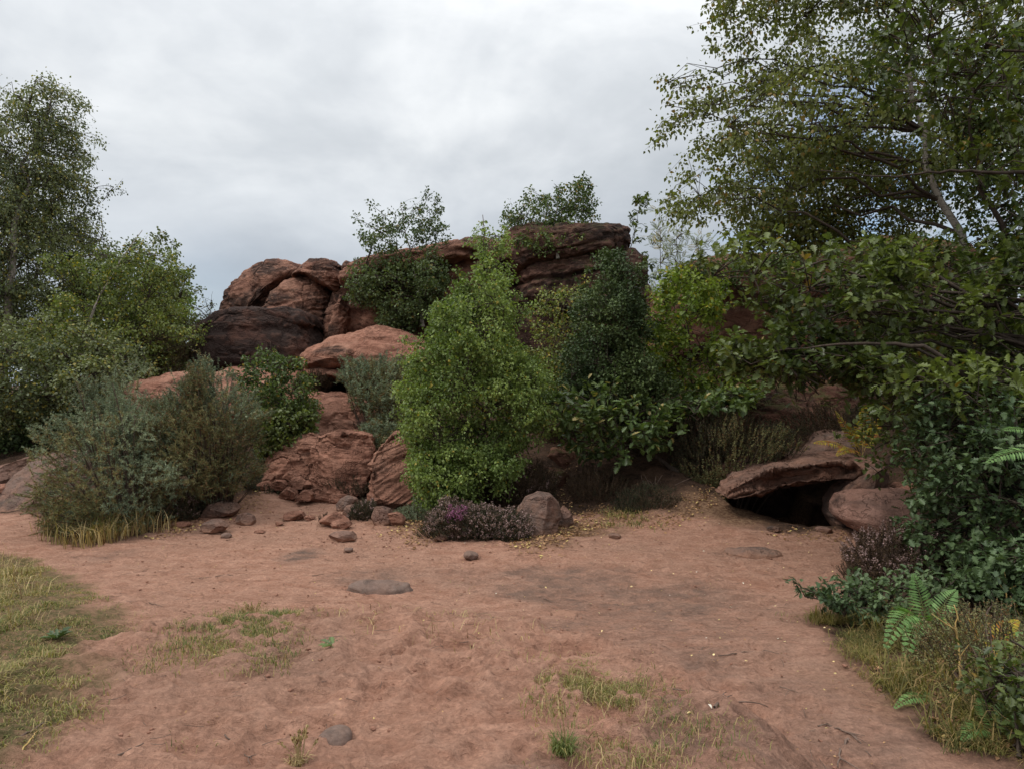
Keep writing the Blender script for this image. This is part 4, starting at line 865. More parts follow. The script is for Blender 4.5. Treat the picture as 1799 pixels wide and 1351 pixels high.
tree('birch_tree', 'slender dark stemmed birch leaning in front of the blue gap in the clouds', 'tree',
     [([(1290, 300), (1380, 260), (1500, 230), (1640, 300), (1660, 400), (1600, 420), (1500, 410), (1400, 400), (1330, 370)], 11., .9, 1.)],
     [(1530, 520, 11.2), (1500, 420, 11.2), (1470, 340, 11.2), (1440, 280, 11.2)], 'birch', 'birch_high', 'bark_dark', n1=36, n2=800, per=14, size=.05, droop=.3, spread=.10, trunk_r=.028, seed=34)
tree('slanting_tree', 'dark slanting tree behind the pale birch trunk at the right edge', 'tree',
     [([(1700, 120), (1760, 60), (1850, 40), (1900, 300), (1850, 480), (1780, 460), (1740, 380), (1710, 250)], 8.6, .9, 1.)],
     [(1840, 620, 8.6), (1775, 440, 8.6), (1725, 335, 8.6), (1700, 200, 8.6), (1700, 60, 8.6)], 'ovate', 'birch_mid', 'bark_dark', n1=40, n2=700, per=14, size=.055, droop=.2, spread=.09, trunk_r=.05, seed=35)
# --- the oak: overhead mass, long branch, low skirts
tree('oak_tree', 'big dark oak reaching in from the right with lobed leaves on long level branches', 'tree',
     [([(1250, 450), (1300, 440), (1400, 455), (1500, 420), (1580, 425), (1640, 470), (1730, 460), (1850, 400), (1850, 700), (1700, 640), (1600, 600), (1480, 600), (1430, 560), (1370, 560), (1320, 480)], 6.6, .8, 1.7),
      ([(1290, 610), (1330, 580), (1400, 570), (1500, 590), (1560, 600), (1600, 640), (1560, 680), (1480, 660), (1400, 690), (1340, 670)], 6.4, .35, .7),
      ([(1490, 640), (1560, 620), (1640, 620), (1760, 660), (1850, 700), (1850, 820), (1700, 760), (1600, 730), (1520, 720)], 6.0, .6, .8),
      ([(1560, 0), (1640, -60), (1850, -80), (1900, 200), (1850, 420), (1770, 400), (1730, 280), (1600, 180)], 6.6, .8, .7)],
     [(2000, 1150, 6.2), (1960, 900, 6.2), (1900, 720, 6.2), (1860, 500, 6.3), (1840, 200, 6.4), (1820, -50, 6.5)], 'oak', 'oak', 'bark_dark', n1=80, n2=680, per=5, size=.088, droop=.12, spread=.02, rag=.6, clump=.93, trunk_r=.11, clusters=True, seed=37, rise=.15, limb_r=1.0)
def oakroot(): return [o for o in bpy.data.objects if o.name.startswith('oak_tree')][0]
_o = oakroot(); _b = np.array(_o.location)
gb = Geo()
for pl, r0 in (([(1990, 700, 6.1), (1880, 712, 6.0), (1799, 700, 5.9), (1750, 692, 5.85), (1700, 668, 5.8), (1660, 632, 5.8), (1625, 608, 5.8), (1560, 606, 5.9), (1500, 605, 6.0), (1430, 610, 6.1), (1350, 620, 6.2)], .034),
               ([(1950, 620, 6.3), (1850, 600, 6.3), (1700, 580, 6.4), (1600, 560, 6.4), (1510, 545, 6.5), (1470, 528, 6.5), (1430, 508, 6.5), (1350, 490, 6.6)], .02),
               ([(1900, 300, 6.5), (1780, 305, 6.4), (1680, 300, 6.4), (1560, 312, 6.5), (1440, 300, 6.6)], .02)):
    Q = np.array([P(*t) for t in pl]); s = np.linspace(0, len(Q)-1, 26); Q = np.stack([np.interp(s, np.arange(len(Q)), Q[:, i]) for i in range(3)], 1)
    Q[1:-1] += rng.normal(0, .006, (24, 3)); tubes(gb, Q[None], (r0*np.linspace(1, .18, 26))[None], 8)
gb.build('branch', M['bark_dark'], _o, _b, True)

tree('oak_tree', 'second oak standing further back, filling the gap between the long branches and the red cliff', 'tree',
     [([(1470, 470), (1560, 430), (1700, 420), (1900, 420), (1900, 760), (1700, 740), (1600, 700), (1540, 640), (1490, 560)], 8.6, .8, 1.)],
     [(1860, 1000, 8.6), (1800, 760, 8.6), (1740, 560, 8.6), (1700, 430, 8.6)], 'oak', 'oak_olive', 'bark_dark', n1=50, n2=400, per=5, size=.090, droop=.12, spread=.03, rag=.6, clump=.93, trunk_r=.06, clusters=True, seed=39, rise=.25)
tree('oak_scrub', 'dense blue green oak scrub hanging down the right edge over the path side', 'shrub',
     [([(1600, 760), (1625, 700), (1690, 690), (1799, 720), (1900, 740), (1900, 1050), (1799, 1060), (1700, 1030), (1640, 1000), (1640, 960), (1620, 900), (1650, 860), (1610, 820)], 5.6, .55, 1.),
      ([(1690, 1000), (1760, 960), (1900, 960), (1900, 1120), (1760, 1080), (1720, 1060)], 5.0, .35, .35)],
     [(1890, 1180, 5.5), (1850, 1000, 5.5), (1820, 850, 5.5), (1800, 740, 5.6)], 'oak', 'oak_teal', 'bark_dark', n1=60, n2=620, per=6, size=.062, droop=.15, spread=.025, rag=.6, clump=.92, trunk_r=.035, clusters=True, seed=41, rise=.2)
tree('oak_seedling', 'low blue green oak seedling reaching left over the sand, beside the large fern', 'sapling',
     [([(1403, 1030), (1420, 1022), (1470, 1026), (1520, 1015), (1570, 1020), (1600, 1050), (1560, 1090), (1500, 1085), (1440, 1060)], 4.95, .22, 1.), ([(1570, 1010), (1650, 1000), (1680, 1030), (1600, 1050)], 5.1, .2, .3)],
     [(1590, 1100, 5.0), (1560, 1060, 4.95), (1520, 1045, 4.95)], 'oak', 'oak_teal', 'bark_dark', n1=18, n2=90, per=5, size=.045, droop=.0, spread=.012, trunk_r=.010, clusters=True, seed=43, rise=.1, plume=.14)
tree('oak_seedling', 'small dark oak seedling low at the right border, under the ferns', 'sapling',
     [([(1730, 1215), (1760, 1175), (1850, 1150), (1850, 1300), (1770, 1285), (1740, 1260)], 3.2, .22, 1.)],
     [(1790, 1330, 3.05), (1780, 1220, 3.2)], 'oak', 'oak', 'bark_dark', n1=12, n2=55, per=4, size=.045, droop=.0, spread=.012, trunk_r=.008, clusters=True, seed=44, rise=.1, plume=.14)
tree('bramble_shrub', 'mixed dark leafy shrub in the shade behind the oak scrub', 'shrub',
     [([(1480, 700), (1560, 640), (1799, 640), (1950, 700), (1950, 950), (1700, 980), (1600, 860), (1500, 780)], 7.4, .6, 1.)],
     [(1760, 1000, 7.6), (1750, 700, 7.5)], 'ovate', 'oak', 'bark_dark', n1=40, n2=520, per=12, size=.055, droop=.1, spread=.07, trunk_r=.03, seed=46)
tree('birch_shrub', 'small birch shrub with pale upper leaves and a dark base, left of the stepped rock', 'shrub',
     [([(430, 700), (435, 650), (465, 615), (480, 590), (488, 640), (520, 620), (532, 630), (545, 680), (555, 710), (540, 745), (480, 760), (440, 740)], 10.9, .5, 1.)],
     [(480, 820, 10.9), (485, 740, 10.9), (475, 600, 10.9)], 'birch', 'birch_mid', 'bark_brown', n1=30, n2=420, per=13, size=.045, droop=.15, spread=.05, trunk_r=.016, seed=48)
tree('dark_bush', 'deep green broad leaved bush at the foot of the small birch shrub', 'shrub',
     [([(438, 760), (450, 715), (500, 700), (545, 715), (540, 770), (500, 800), (460, 815)], 10.6, .4, 1.)],
     [(490, 840, 10.7), (490, 740, 10.7)], 'ovate', 'oak', 'bark_dark', n1=20, n2=330, per=12, size=.05, droop=.1, spread=.05, trunk_r=.014, seed=49)

def spiky(name, label, cat, polys, base, mats, n, shoot=.22, spines=46, sl=.028, group=None, seed=0, stem='bark_brown', upb=.8, kind='spine', leafw=1.6, flowers=None, nb=40, wob=.25, elon=1., blossom_frac=.0):
    """gorse and heather: many upright shoots clothed in spines or tiny leaves"""
    b = np.array(base, float); root = thing(name, b, label, cat, group); r = np.random.default_rng(seed)
    gs, gl, gf = Geo(), Geo(), Geo()
    tot = sum(p[3] for p in polys)
    A = np.concatenate([sample_crown(p[0], p[1], p[2], int(n*p[3]/tot), .55, seed+i, rag=.55 if kind == 'spine' else .4) for i, p in enumerate(polys)])
    hz_ = H(A[:, 0], A[:, 1])+.02; A[:, 2] = np.maximum(A[:, 2], hz_)
    # main stems from the root
    k = r.choice(len(A), min(nb, len(A)), replace=False); S = np.repeat(b[None], len(k), 0)+np.stack([(A[k, 0]-b[0])*.35, (A[k, 1]-b[1])*.35, np.zeros(len(k))], 1)
    S[:, 2] = H(S[:, 0], S[:, 1])-.03
    Md = (S+A[k])/2+r.normal(0, .08, S.shape)*np.linalg.norm(A[k]-S, axis=1)[:, None]
    LB = bez(S, Md, A[k], 8); tubes(gs, LB, (.004+.007*np.linalg.norm(A[k]-S, axis=1))[:, None]*np.linspace(1, .3, 8)[None], 4)
    pool = LB.reshape(-1, 3)
    c = A.mean(0); c[2] = b[2]+(.35*(A[:, 2].max()-b[2]) if kind == 'spine' else 0)
    D = norm(norm(A-c)*np.array([1, 1, .6])+np.array([0, 0, upb])+wob*r.normal(size=A.shape))
    ln = shoot*r.uniform(.5, 1.25, len(A))
    st = A-D*ln[:, None]*.7; en = A+D*ln[:, None]*.3; md = (st+en)/2+r.normal(0, .05, st.shape)*ln[:, None]
    SH = bez(st, md, en, 5); tubes(gs, SH, np.linspace(1, .4, 5)[None]*.0028*np.ones((len(SH), 1)), 3)
    ti = np.repeat(np.arange(len(A)), spines); t = r.uniform(.05, 1, len(ti))**.8*4; i0 = np.minimum(t.astype(int), 3); fr_ = (t-i0)[:, None]
    p0 = SH[ti, i0]*(1-fr_)+SH[ti, i0+1]*fr_
    rd = rv(len(ti)); ax = norm(rd+D[ti]*(.45 if kind == 'spine' else .7))
    tone = np.clip(.5+.8*vnoise(A*1.3+seed, seed)+r.normal(0, .22, len(A)), 0, 1)
    if len(mats) > 1:
        sel = vnoise(A*1.1+seed*3.1, seed+5)+.25*(b[2]+.9-A[:, 2]) + r.normal(0, .3, len(A)) > .1
    else: sel = np.zeros(len(A), bool)
    g2 = Geo()
    for G_, m_ in ((gl, ~sel[ti]), (g2, sel[ti])):
        if m_.any(): leaves(G_, p0[m_], ax[m_], rv(m_.sum()), sl*elon*r.uniform(.6, 1.3, m_.sum())*(1.15-.5*t[m_]/4), kind, tone[ti][m_], leafw)
    gs.build('stem', M[stem], root, b)
    o = gl.build('foliage', M[mats[0]], root, b)
    if sel.any(): g2.build('foliage', M[mats[1]], root, b)
    if flowers:
        fm, frac, cond = flowers
        kk = np.where((r.random(len(A)) < frac) & cond(A))[0]
        if len(kk):
            nf = 16; ti = np.repeat(kk, nf); t = r.uniform(.5, 1.1, len(ti))[:, None]
            p0 = SH[ti, 2]*(1-t)+SH[ti, 4]*t+r.normal(0, .006, (len(ti), 3))
            leaves(gf, p0, rv(len(ti)), rv(len(ti)), .013*r.uniform(.6, 1.3, len(ti)), 'quad', None, 1.3)
            gf.build('blossom', M[fm], root, b)
    return root
always = lambda A: np.ones(len(A), bool)
def GB(px, py): return G(px, py)
spiky('gorse_bush', 'large blue green gorse bush spreading over the left side of the path', 'shrub',
      [([(104, 890), (110, 800), (100, 758), (120, 744), (155, 740), (185, 700), (195, 660), (215, 655), (225, 700), (255, 690), (280, 700), (300, 740), (310, 820), (290, 900), (220, 925), (130, 930)], 8.2, .95, 1.),
       ([(180, 760), (210, 690), (240, 700), (260, 680), (300, 700), (330, 690), (345, 760), (300, 850), (200, 860)], 8.9, .5, .4)], GB(200, 938)+np.array([0, .5, 0]), ['gorse', 'gorse_brown'], 2500, shoot=.24, spines=64, sl=.036, leafw=3.0, upb=.45, wob=.42, seed=60, nb=90)
spiky('gorse_bush', 'taller olive brown gorse bush with a ragged top, right half of the big gorse mass', 'shrub',
      [([(290, 900), (290, 780), (300, 700), (320, 660), (345, 640), (360, 625), (370, 660), (400, 670), (430, 690), (455, 740), (460, 800), (440, 850), (400, 880), (340, 900)], 8.9, .8, 1.),
       ([(330, 720), (335, 660), (350, 620), (365, 650), (370, 720)], 8.6, .25, .15)], GB(350, 905)+np.array([0, .5, 0]), ['gorse_brown', 'gorse'], 2100, shoot=.24, spines=60, sl=.036, leafw=3.0, upb=.45, wob=.42, seed=62, nb=90)
spiky('gorse_bush', 'young spiky grey green gorse between the orange ledge and the bright birch', 'shrub',
      [([(600, 660), (612, 630), (640, 622), (680, 625), (712, 625), (730, 660), (725, 720), (690, 750), (640, 750), (610, 700)], 11.2, .5, 1.), ([(640, 740), (700, 735), (700, 790), (660, 800), (635, 810), (628, 780)], 10.6, .4, .35)], (P(670, 790, 11.2)), ['gorse', 'gorse_brown'], 800, shoot=.30, spines=64, sl=.048, leafw=3.0, upb=.45, wob=.42, seed=64, nb=40)
spiky('gorse_bush', 'far brownish gorse clump under the olive birch, behind the striped ledge', 'shrub',
      [([(245, 640), (255, 590), (280, 575), (310, 590), (335, 610), (345, 645), (320, 660), (270, 665)], 13.4, .5, 1.)], P(300, 690, 13.4), ['gorse_brown', 'heather_brown'], 700, shoot=.24, spines=40, sl=.05, leafw=3.0, upb=.45, wob=.42, seed=66, nb=30)

hs = dict(kind='sprig', sl=.016, spines=34, shoot=.14, leafw=1.6, upb=1.1, nb=40)
spiky('heather', 'flowering heather cushion with dusty pink tips at the foot of the bright birch', 'shrub',
      [([(735, 935), (742, 905), (780, 882), (830, 884), (870, 890), (912, 898), (935, 915), (930, 945), (880, 955), (800, 955)], G(840, 950)[1]+.35, .35, 1.)], G(840, 925), ['heather'], 1700, flowers=('bloom', .62, lambda A: A[:, 0] > P(760, 900, 8.2)[0]), seed=70, **hs)
spiky('bell_heather', 'small clump of vivid purple bell heather flowers inside the cushion', 'shrub',
      [([(785, 915), (790, 895), (812, 890), (822, 900), (815, 915)], G(800, 950)[1]+.05, .08, 1.)], P(802, 925, G(800, 950)[1]+.1), ['heather'], 70, flowers=('bloom_pink', .9, always), seed=71, **hs)
spiky('heather', 'dark brown heather behind the flowering cushion, under the bright birch', 'shrub',
      [([(850, 880), (860, 830), (900, 815), (950, 810), (975, 840), (975, 870), (920, 885)], 9.6, .4, 1.)], P(915, 900, 9.6), ['heather', 'heather_brown'], 1000, flowers=('bloom', .08, always), seed=72, **hs)
spiky('heather', 'dark heather mound left of the pile of roots, right of the gully', 'shrub',
      [([(1000, 885), (1003, 845), (1030, 822), (1070, 820), (1100, 840), (1095, 880), (1050, 892)], 9.7, .4, 1.)], P(1050, 905, 9.7), ['heather', 'heather_brown'], 1100, seed=74, **hs)
spiky('heather', 'sunken brown heather tuft at the sand edge below the pile of roots', 'shrub',
      [([(1080, 905), (1090, 870), (1130, 852), (1175, 862), (1190, 890), (1160, 908)], 9.1, .3, 1.)], P(1135, 912, 9.1), ['heather_brown', 'heather'], 800, seed=75, **hs)
spiky('heather_bank', 'wide bank of very dark heather above the cave slab, under the sapling', 'shrub',
      [([(1175, 800), (1180, 745), (1220, 720), (1290, 722), (1350, 735), (1390, 760), (1400, 790), (1340, 812), (1270, 850), (1240, 880), (1200, 880), (1180, 850)], 10.2, .75, 1.)], P(1270, 860, 10.2), ['heather', 'gorse_brown'], 2600, seed=77, **dict(hs, shoot=.2, sl=.022))
spiky('heather_bank', 'dry heather and bilberry on the slope between the cliff ledge and the cave slab', 'shrub',
      [([(1340, 770), (1380, 735), (1440, 710), (1500, 720), (1560, 760), (1600, 800), (1560, 830), (1500, 800), (1420, 760)], 11.0, .5, 1.)], P(1480, 790, 11.), ['heather_brown', 'heather'], 1400, seed=78, **dict(hs, shoot=.18, sl=.022))
spiky('heather', 'small bronze heather beside the split rock', 'shrub',
      [([(565, 870), (575, 840), (600, 822), (635, 830), (655, 850), (650, 872), (600, 880)], 9.9, .3, 1.)], P(610, 885, 9.9), ['heather', 'heather_brown'], 800, seed=80, **hs)
spiky('heather', 'round cushion of dark green heather sitting among the central stones', 'shrub',
      [([(614, 905), (618, 888), (635, 878), (655, 884), (663, 898), (655, 912), (630, 915)], G(640, 913)[1]+.12, .2, 1.)], G(640, 912)+np.array([0, .15, 0]), ['heather'], 500, flowers=('bloom', .10, always), seed=82, **dict(hs, shoot=.09, sl=.012))
spiky('heather', 'reddish brown heather tuft under the orange ledge', 'shrub',
      [([(522, 680), (528, 655), (555, 648), (585, 655), (590, 675), (560, 685)], 12.5, .3, 1.)], P(555, 690, 12.5), ['heather_brown'], 520, seed=84, **dict(hs, sl=.02))
spiky('heather', 'purple grey heather hidden in shade at the foot of the olive gorse', 'shrub',
      [([(262, 905), (275, 880), (320, 865), (350, 880), (355, 905), (310, 915)], G(310, 915)[1]+.25, .3, 1.)], G(310, 912), ['heather'], 800, flowers=('bloom', .25, always), seed=86, **hs)
spiky('heather', 'tall leggy pink heather below the smooth topped boulder', 'shrub',
      [([(1500, 1010), (1495, 975), (1520, 945), (1560, 925), (1610, 930), (1650, 960), (1670, 1010), (1620, 1050), (1540, 1040)], 6.0, .35, 1.)], P(1590, 1075, 6.0), ['heather', 'heather_brown'], 1100, flowers=('bloom', .5, lambda A: A[:, 2] > P(0, 1000, 6)[2]), seed=88, **dict(hs, shoot=.2, sl=.015, spines=30))
spiky('heather', 'thin dead heather sprig at the side of the knobbly stone', 'shrub',
      [([(560, 918), (562, 905), (575, 902), (582, 910), (575, 920)], G(570, 920)[1]+.03, .06, 1.)], G(570, 919), ['heather_brown'], 60, seed=89, **dict(hs, shoot=.08, sl=.010))
spiky('low_shrub', 'low dull green plants along the base of the split rock', 'shrub',
      [([(425, 880), (440, 850), (480, 846), (505, 858), (500, 872), (450, 880)], 10.0, .2, 1.)], P(460, 885, 10.0), ['heather', 'gorse_brown'], 300, seed=90, **dict(hs, sl=.02))
spiky('dark_undergrowth', 'shaded low growth under the bright birch, right beside the tilted slab', 'shrub',
      [([(700, 945), (705, 890), (740, 870), (790, 880), (780, 930), (740, 945)], 8.9, .35, 1.)], P(740, 940, 8.9), ['heather', 'gorse'], 800, seed=92, **hs)
spiky('dark_undergrowth', 'black green low growth filling the shade under the right oak scrub', 'shrub',
      [([(1600, 1010), (1640, 950), (1760, 960), (1900, 980), (1900, 1120), (1740, 1110), (1650, 1060)], 6.2, .5, 1.)], P(1740, 1120, 6.2), ['heather', 'gorse_brown'], 1500, seed=93, **hs)

# --- dead root bundle
gr = Geo(); b = P(1150, 872, 9.5); r = np.random.default_rng(5); n = 60
S = b+r.normal(0, .03, (n, 3)); E = b+np.stack([r.normal(0, .17, n), r.normal(-.05, .08, n), r.uniform(-.12, .30, n)], 1); Md = (S+E)/2+r.normal(0, .07, (n, 3))
tubes(gr, bez(S, Md, E, 8), np.linspace(1, .35, 8)[None]*r.uniform(.003, .008, (n, 1)), 4)
tag(gr.build('root_bundle', M['deadwood'], None, (0, 0, 0)), 'tangle of thin dead reddish roots under the low oak sprays', 'roots')

# --- ferns
def fern(name, label, fronds, mat, group=None, pairs=17, cat='fern'):
    """fronds: (base px,py,Y, tip px,py,Y, half width m, sag)"""
    if fronds[0][0][2] < 4.8:
        a0 = fronds[0][0]; dY = G(a0[0], a0[1])[1]-a0[2]; fronds = [((a_[0], a_[1], a_[2]+dY), (t_[0], t_[1], t_[2]+dY), h_, g_) for a_, t_, h_, g_ in fronds]
    b = P(*fronds[0][0]); root = thing(name, b, label, cat, group); r = np.random.default_rng(int(b[0]*1000) % 999)
    for (a, t, hw, sag) in fronds:
        A, T_ = P(*a), P(*t); L = np.linalg.norm(T_-A); md = (A+T_)/2+np.array([0, 0, sag*L])
        C_ = bez(A[None], md[None], T_[None], 40)[0]; gs = Geo(); gl = Geo()
        tubes(gs, C_[None], np.linspace(.0035, .0008, 40)[None], 5)
        tan = norm(np.gradient(C_, axis=0)); side = norm(np.cross(tan, np.array([0, -.35, 1.]))); up = np.cross(side, tan)
        for i in range(pairs):
            t = .18+.80*i/(pairs-1); f = t*39; i0 = min(int(f), 38); p = C_[i0]*(1-f+i0)+C_[i0+1]*(f-i0)
            w = hw*math.sin(min(1, (1-t)*1.25+.06)*math.pi/2)*min(1, .55+(t-.18)*3)
            for s in (-1, 1):
                ax = norm(side[i0]*s+tan[i0]*.45-np.array([0, 0, .12])+r.normal(0, .05, 3))
                leaves(gl, p[None], ax[None], (up[i0]+.1*r.normal(size=3))[None], np.array([w]), 'quad', np.array([r.random()]), .78*L*.8/pairs/(.72*w+1e-4))
                kk = np.arange(2, 8)/9.; pp = p+ax*(w*kk)[:, None]
                for s2 in (-1, 1):
                    leaves(gl, pp, norm(np.cross(ax, up[i0])*s2+ax*.5)*np.ones((6, 1)), np.repeat(up[i0][None], 6, 0), np.full(6, .52*L*.8/pairs), 'quad', np.full(6, r.random()), .6)
        fr = gs.build('frond', M['drystem'] if mat == 'bracken' else M['grass_green'], root, b); gl.build('leaflets', M[mat], fr, b)
    return root
c = (1632, 1112, 4.35)
fern('fern', 'large bright green fern standing above the grass verge', [(c, (1605, 1008, 4.45), .11, .12), (c, (1556, 1138, 4.0), .12, .55), (c, (1680, 1036, 4.4), .10, .2), (c, (1590, 1165, 3.9), .10, .5), (c, (1665, 1110, 4.0), .08, .5)], 'fern')
fern('fern', 'little fern frond lying low over the edge of the sand', [((1640, 1232, 4.0), (1572, 1243, 3.9), .05, .3), ((1640, 1232, 4.0), (1610, 1215, 4.1), .035, .3)], 'fern', pairs=14)
fern('fern', 'small pale fern drooping in the verge grass', [((1718, 1190, 3.9), (1705, 1262, 3.75), .06, .5), ((1718, 1190, 3.9), (1735, 1240, 3.8), .05, .5), ((1718, 1190, 3.9), (1690, 1215, 3.8), .04, .4)], 'fern', pairs=14)
fern('fern', 'fern cut by the right border of the view beside the seedling', [((1830, 1160, 4.0), (1772, 1178, 3.9), .08, .4), ((1830, 1160, 4.0), (1785, 1110, 4.1), .08, .3)], 'fern')
fern('fern', 'long fern frond arching in at the right border, high up in the oak scrub', [((1840, 800, 4.9), (1735, 812, 4.9), .11, .25), ((1840, 770, 5.1), (1760, 755, 5.1), .09, .2)], 'fern')
fern('bracken', 'yellowing bracken with rusty tips on the bank above the cave slab', [((1510, 800, 9.4), (1430, 778, 9.3), .17, .2), ((1510, 800, 9.4), (1468, 722, 9.5), .14, .1), ((1515, 800, 9.4), (1520, 712, 9.5), .15, .1), ((1515, 800, 9.4), (1546, 735, 9.5), .14, .15), ((1515, 800, 9.4), (1470, 800, 9.1), .14, .3), ((1512, 800, 9.4), (1490, 745, 9.2), .14, .2)], 'bracken', pairs=18)
fern('fern', 'broad dark fern among dead leaves in the lower right corner', [((1745, 1290, 3.3), (1690, 1300, 3.2), .07, .4), ((1745, 1290, 3.3), (1790, 1235, 3.3), .07, .3), ((1745, 1290, 3.3), (1720, 1225, 3.4), .06, .3)], 'fern')
fern('fern', 'half browned fern behind the ochre stalk', [((1735, 1150, 4.3), (1700, 1085, 4.3), .08, .2), ((1735, 1150, 4.3), (1790, 1090, 4.3), .08, .3), ((1735, 1150, 4.3), (1750, 1165, 4.0), .07, .5)], 'bracken')
def stem(label, pts, rad, mat='drystem', name='dead_stem', cat='stem', group=None, forks=0, seed=0, sides=6):
    Q = np.array([p if len(p) == 3 and not isinstance(p, tuple) else P(*p) for p in pts]); s = np.linspace(0, len(Q)-1, 14); Q = np.stack([np.interp(s, np.arange(len(Q)), Q[:, i]) for i in range(3)], 1)
    r = np.random.default_rng(seed); L = np.linalg.norm(Q[-1]-Q[0]); Q[1:-1] += r.normal(0, L*.012, (12, 3)); g = Geo(); tubes(g, Q[None], (rad*np.linspace(1, .45, 14))[None], sides)
    for k in range(forks):
        i = r.integers(4, 12); d = norm(Q[-1]-Q[0]); e = Q[i]+(d*.25+.22*r.normal(size=3)*np.array([1, 1, .15]))*L*.8; e[2] = max(e[2], H1(e[0], e[1])+.005) if name != 'dead_stem' else e[2]
        tubes(g, bez(Q[i][None], ((Q[i]+e)/2+r.normal(0, .02, 3)*L)[None], e[None], 7), (rad*.6*np.linspace(1, .4, 7))[None], sides)
    return tag(g.build(name, M[mat], None, (0, 0, 0)), label, cat, group)
stem('dry ochre bracken stalk standing upright in the verge, right of the large fern', [(1690, 1195, 3.75), (1684, 1130, 3.8), (1676, 1062, 3.8)], .006, forks=3, seed=1)
stem('pair of ochre stalks standing in shade near the right border', [(1775, 1105, 4.8), (1768, 1050, 4.8), (1764, 1000, 4.85)], .006, forks=2, seed=2)

# --- loose sticks on the sand
def stick(label, p, rad, forks=0, seed=0, mat='deadwood'):
    Q = [G(a, b)+np.array([0, 0, rad*.7+.003]) for a, b in p]; Q = [np.array(q) for q in Q]
    stem(label, Q, rad, mat, 'twig', 'twig', 'twigs lying on the sand', forks, seed, 5)
S_ = [('long curved pale twig lying right of the middle on the sand', [(1262, 1153), (1300, 1147), (1340, 1144), (1368, 1149)], .004, 0),
 ('short forked dark twig near the lower right corner', [(1455, 1275), (1480, 1283), (1505, 1300), (1530, 1330)], .005, 3), ('bent pale root twig at the bottom right of the sand', [(1490, 1300), (1478, 1315), (1472, 1350)], .007, 1),
 ('thin dark twig left of the forked one, low right', [(1437, 1277), (1455, 1272)], .004, 1), ('slender twig pointing right in the lower right sand', [(1370, 1207), (1402, 1217)], .003, 0),
 ('dark straight twig in the lower left sand', [(194, 1337), (225, 1322), (252, 1308)], .005, 0), ('spindly branching twig at the bottom left of the smooth stone', [(395, 1292), (420, 1315), (440, 1345)], .003, 4),
 ('thin twig beside the left grass on the sand', [(262, 1060), (285, 1066)], .004, 0), ('pale straw stalk at the lower left edge', [(35, 1322), (55, 1300), (65, 1285)], .003, 0), ('brown twig at the grass edge, lower left', [(30, 1300), (60, 1283), (78, 1270)], .004, 0),
 ('small curved twig left of centre on open sand', [(378, 1014), (395, 1010), (410, 1012)], .004, 1), ('tiny twig just above the bedrock hump', [(548, 1012), (570, 1009)], .003, 0), ('short angled twig right of the thin rock plate', [(1080, 1062), (1100, 1068)], .004, 1),
 ('hooked twig in the middle of the right sand', [(1228, 1147), (1234, 1138), (1246, 1137)], .003, 0), ('dark twig parallel to the mound rim', [(1182, 1212), (1203, 1215)], .004, 0), ('slanting twig near the rim grass', [(1205, 1208), (1222, 1216)], .004, 0),
 ('pale straw across the small dark stone', [(763, 940), (778, 952)], .004, 0), ('thin twig among the rim grass, left', [(330, 1128), (360, 1122)], .003, 0), ('dark twig left of the thin rock plate', [(955, 1052), (974, 1059)], .004, 0),
 ('fine twig in the sand left of the bedrock hump', [(350, 1016), (372, 1014)], .003, 0), ('scrap of bark and twigs in the lower right sand', [(1255, 1245), (1275, 1240), (1290, 1246)], .006, 4), ('short thick twig by the small tuft below the rim', [(975, 1140), (987, 1128)], .005, 0)]
for i, (l, p, rd, fk) in enumerate(S_): stick(l, p, rd, fk, 300+i, 'drystem' if 'straw' in l else 'deadwood')

# ================================================================== grass
def blades(g, x, y, h, bend=.6, w=.0035, tone=None, zoff=0, lean=None):
    n = len(x); z = H(x, y)-.006+zoff; a = rng.uniform(0, 6.283, n); h = np.asarray(h)
    d = np.stack([np.cos(a), np.sin(a), a*0], 1)*(bend*rng.uniform(.2, 1.2, n))[:, None]
    if lean is not None: d += lean
    b0 = np.stack([x, y, z], 1); up = np.array([0, 0, 1.])
    p1 = b0+(up+d*.35)*h[:, None]*.5; p2 = b0+norm(up+d*1.1)*h[:, None]
    s = norm(np.cross(d+1e-3, up)+.3*rv(n))*w*(.6+h[:, None]*3)
    V = np.stack([b0-s, b0+s, p1+s*.75, p1-s*.75, p2], 1).reshape(-1, 3)
    o = np.arange(n)[:, None]*5
    g.add(V, [o+np.array([[0, 1, 2, 3]]), o+np.array([[3, 2, 4]])], np.repeat(rng.random(n), 5), np.repeat(tone if tone is not None else rng.random(n), 5))
def scatter(poly, n, soft=.12, px=True, freq=3.0, thr=-1.):
    Wp = np.array([G(a, b)[:2] for a, b in poly]) if px else np.array(poly)
    lo, hi = Wp.min(0)-.2, Wp.max(0)+.2; q = rng.uniform(lo, hi, (n, 2))
    p3 = np.stack([q[:, 0], q[:, 1], q[:, 0]*0], 1)
    d = dpoly(q[:, 0], q[:, 1], Wp)+.16*fbm(p3*3., 3, 41)+rng.normal(0, soft*.4, n)
    k = (d > 0) & (fbm(p3*freq, 3, 77) > thr); return q[k]
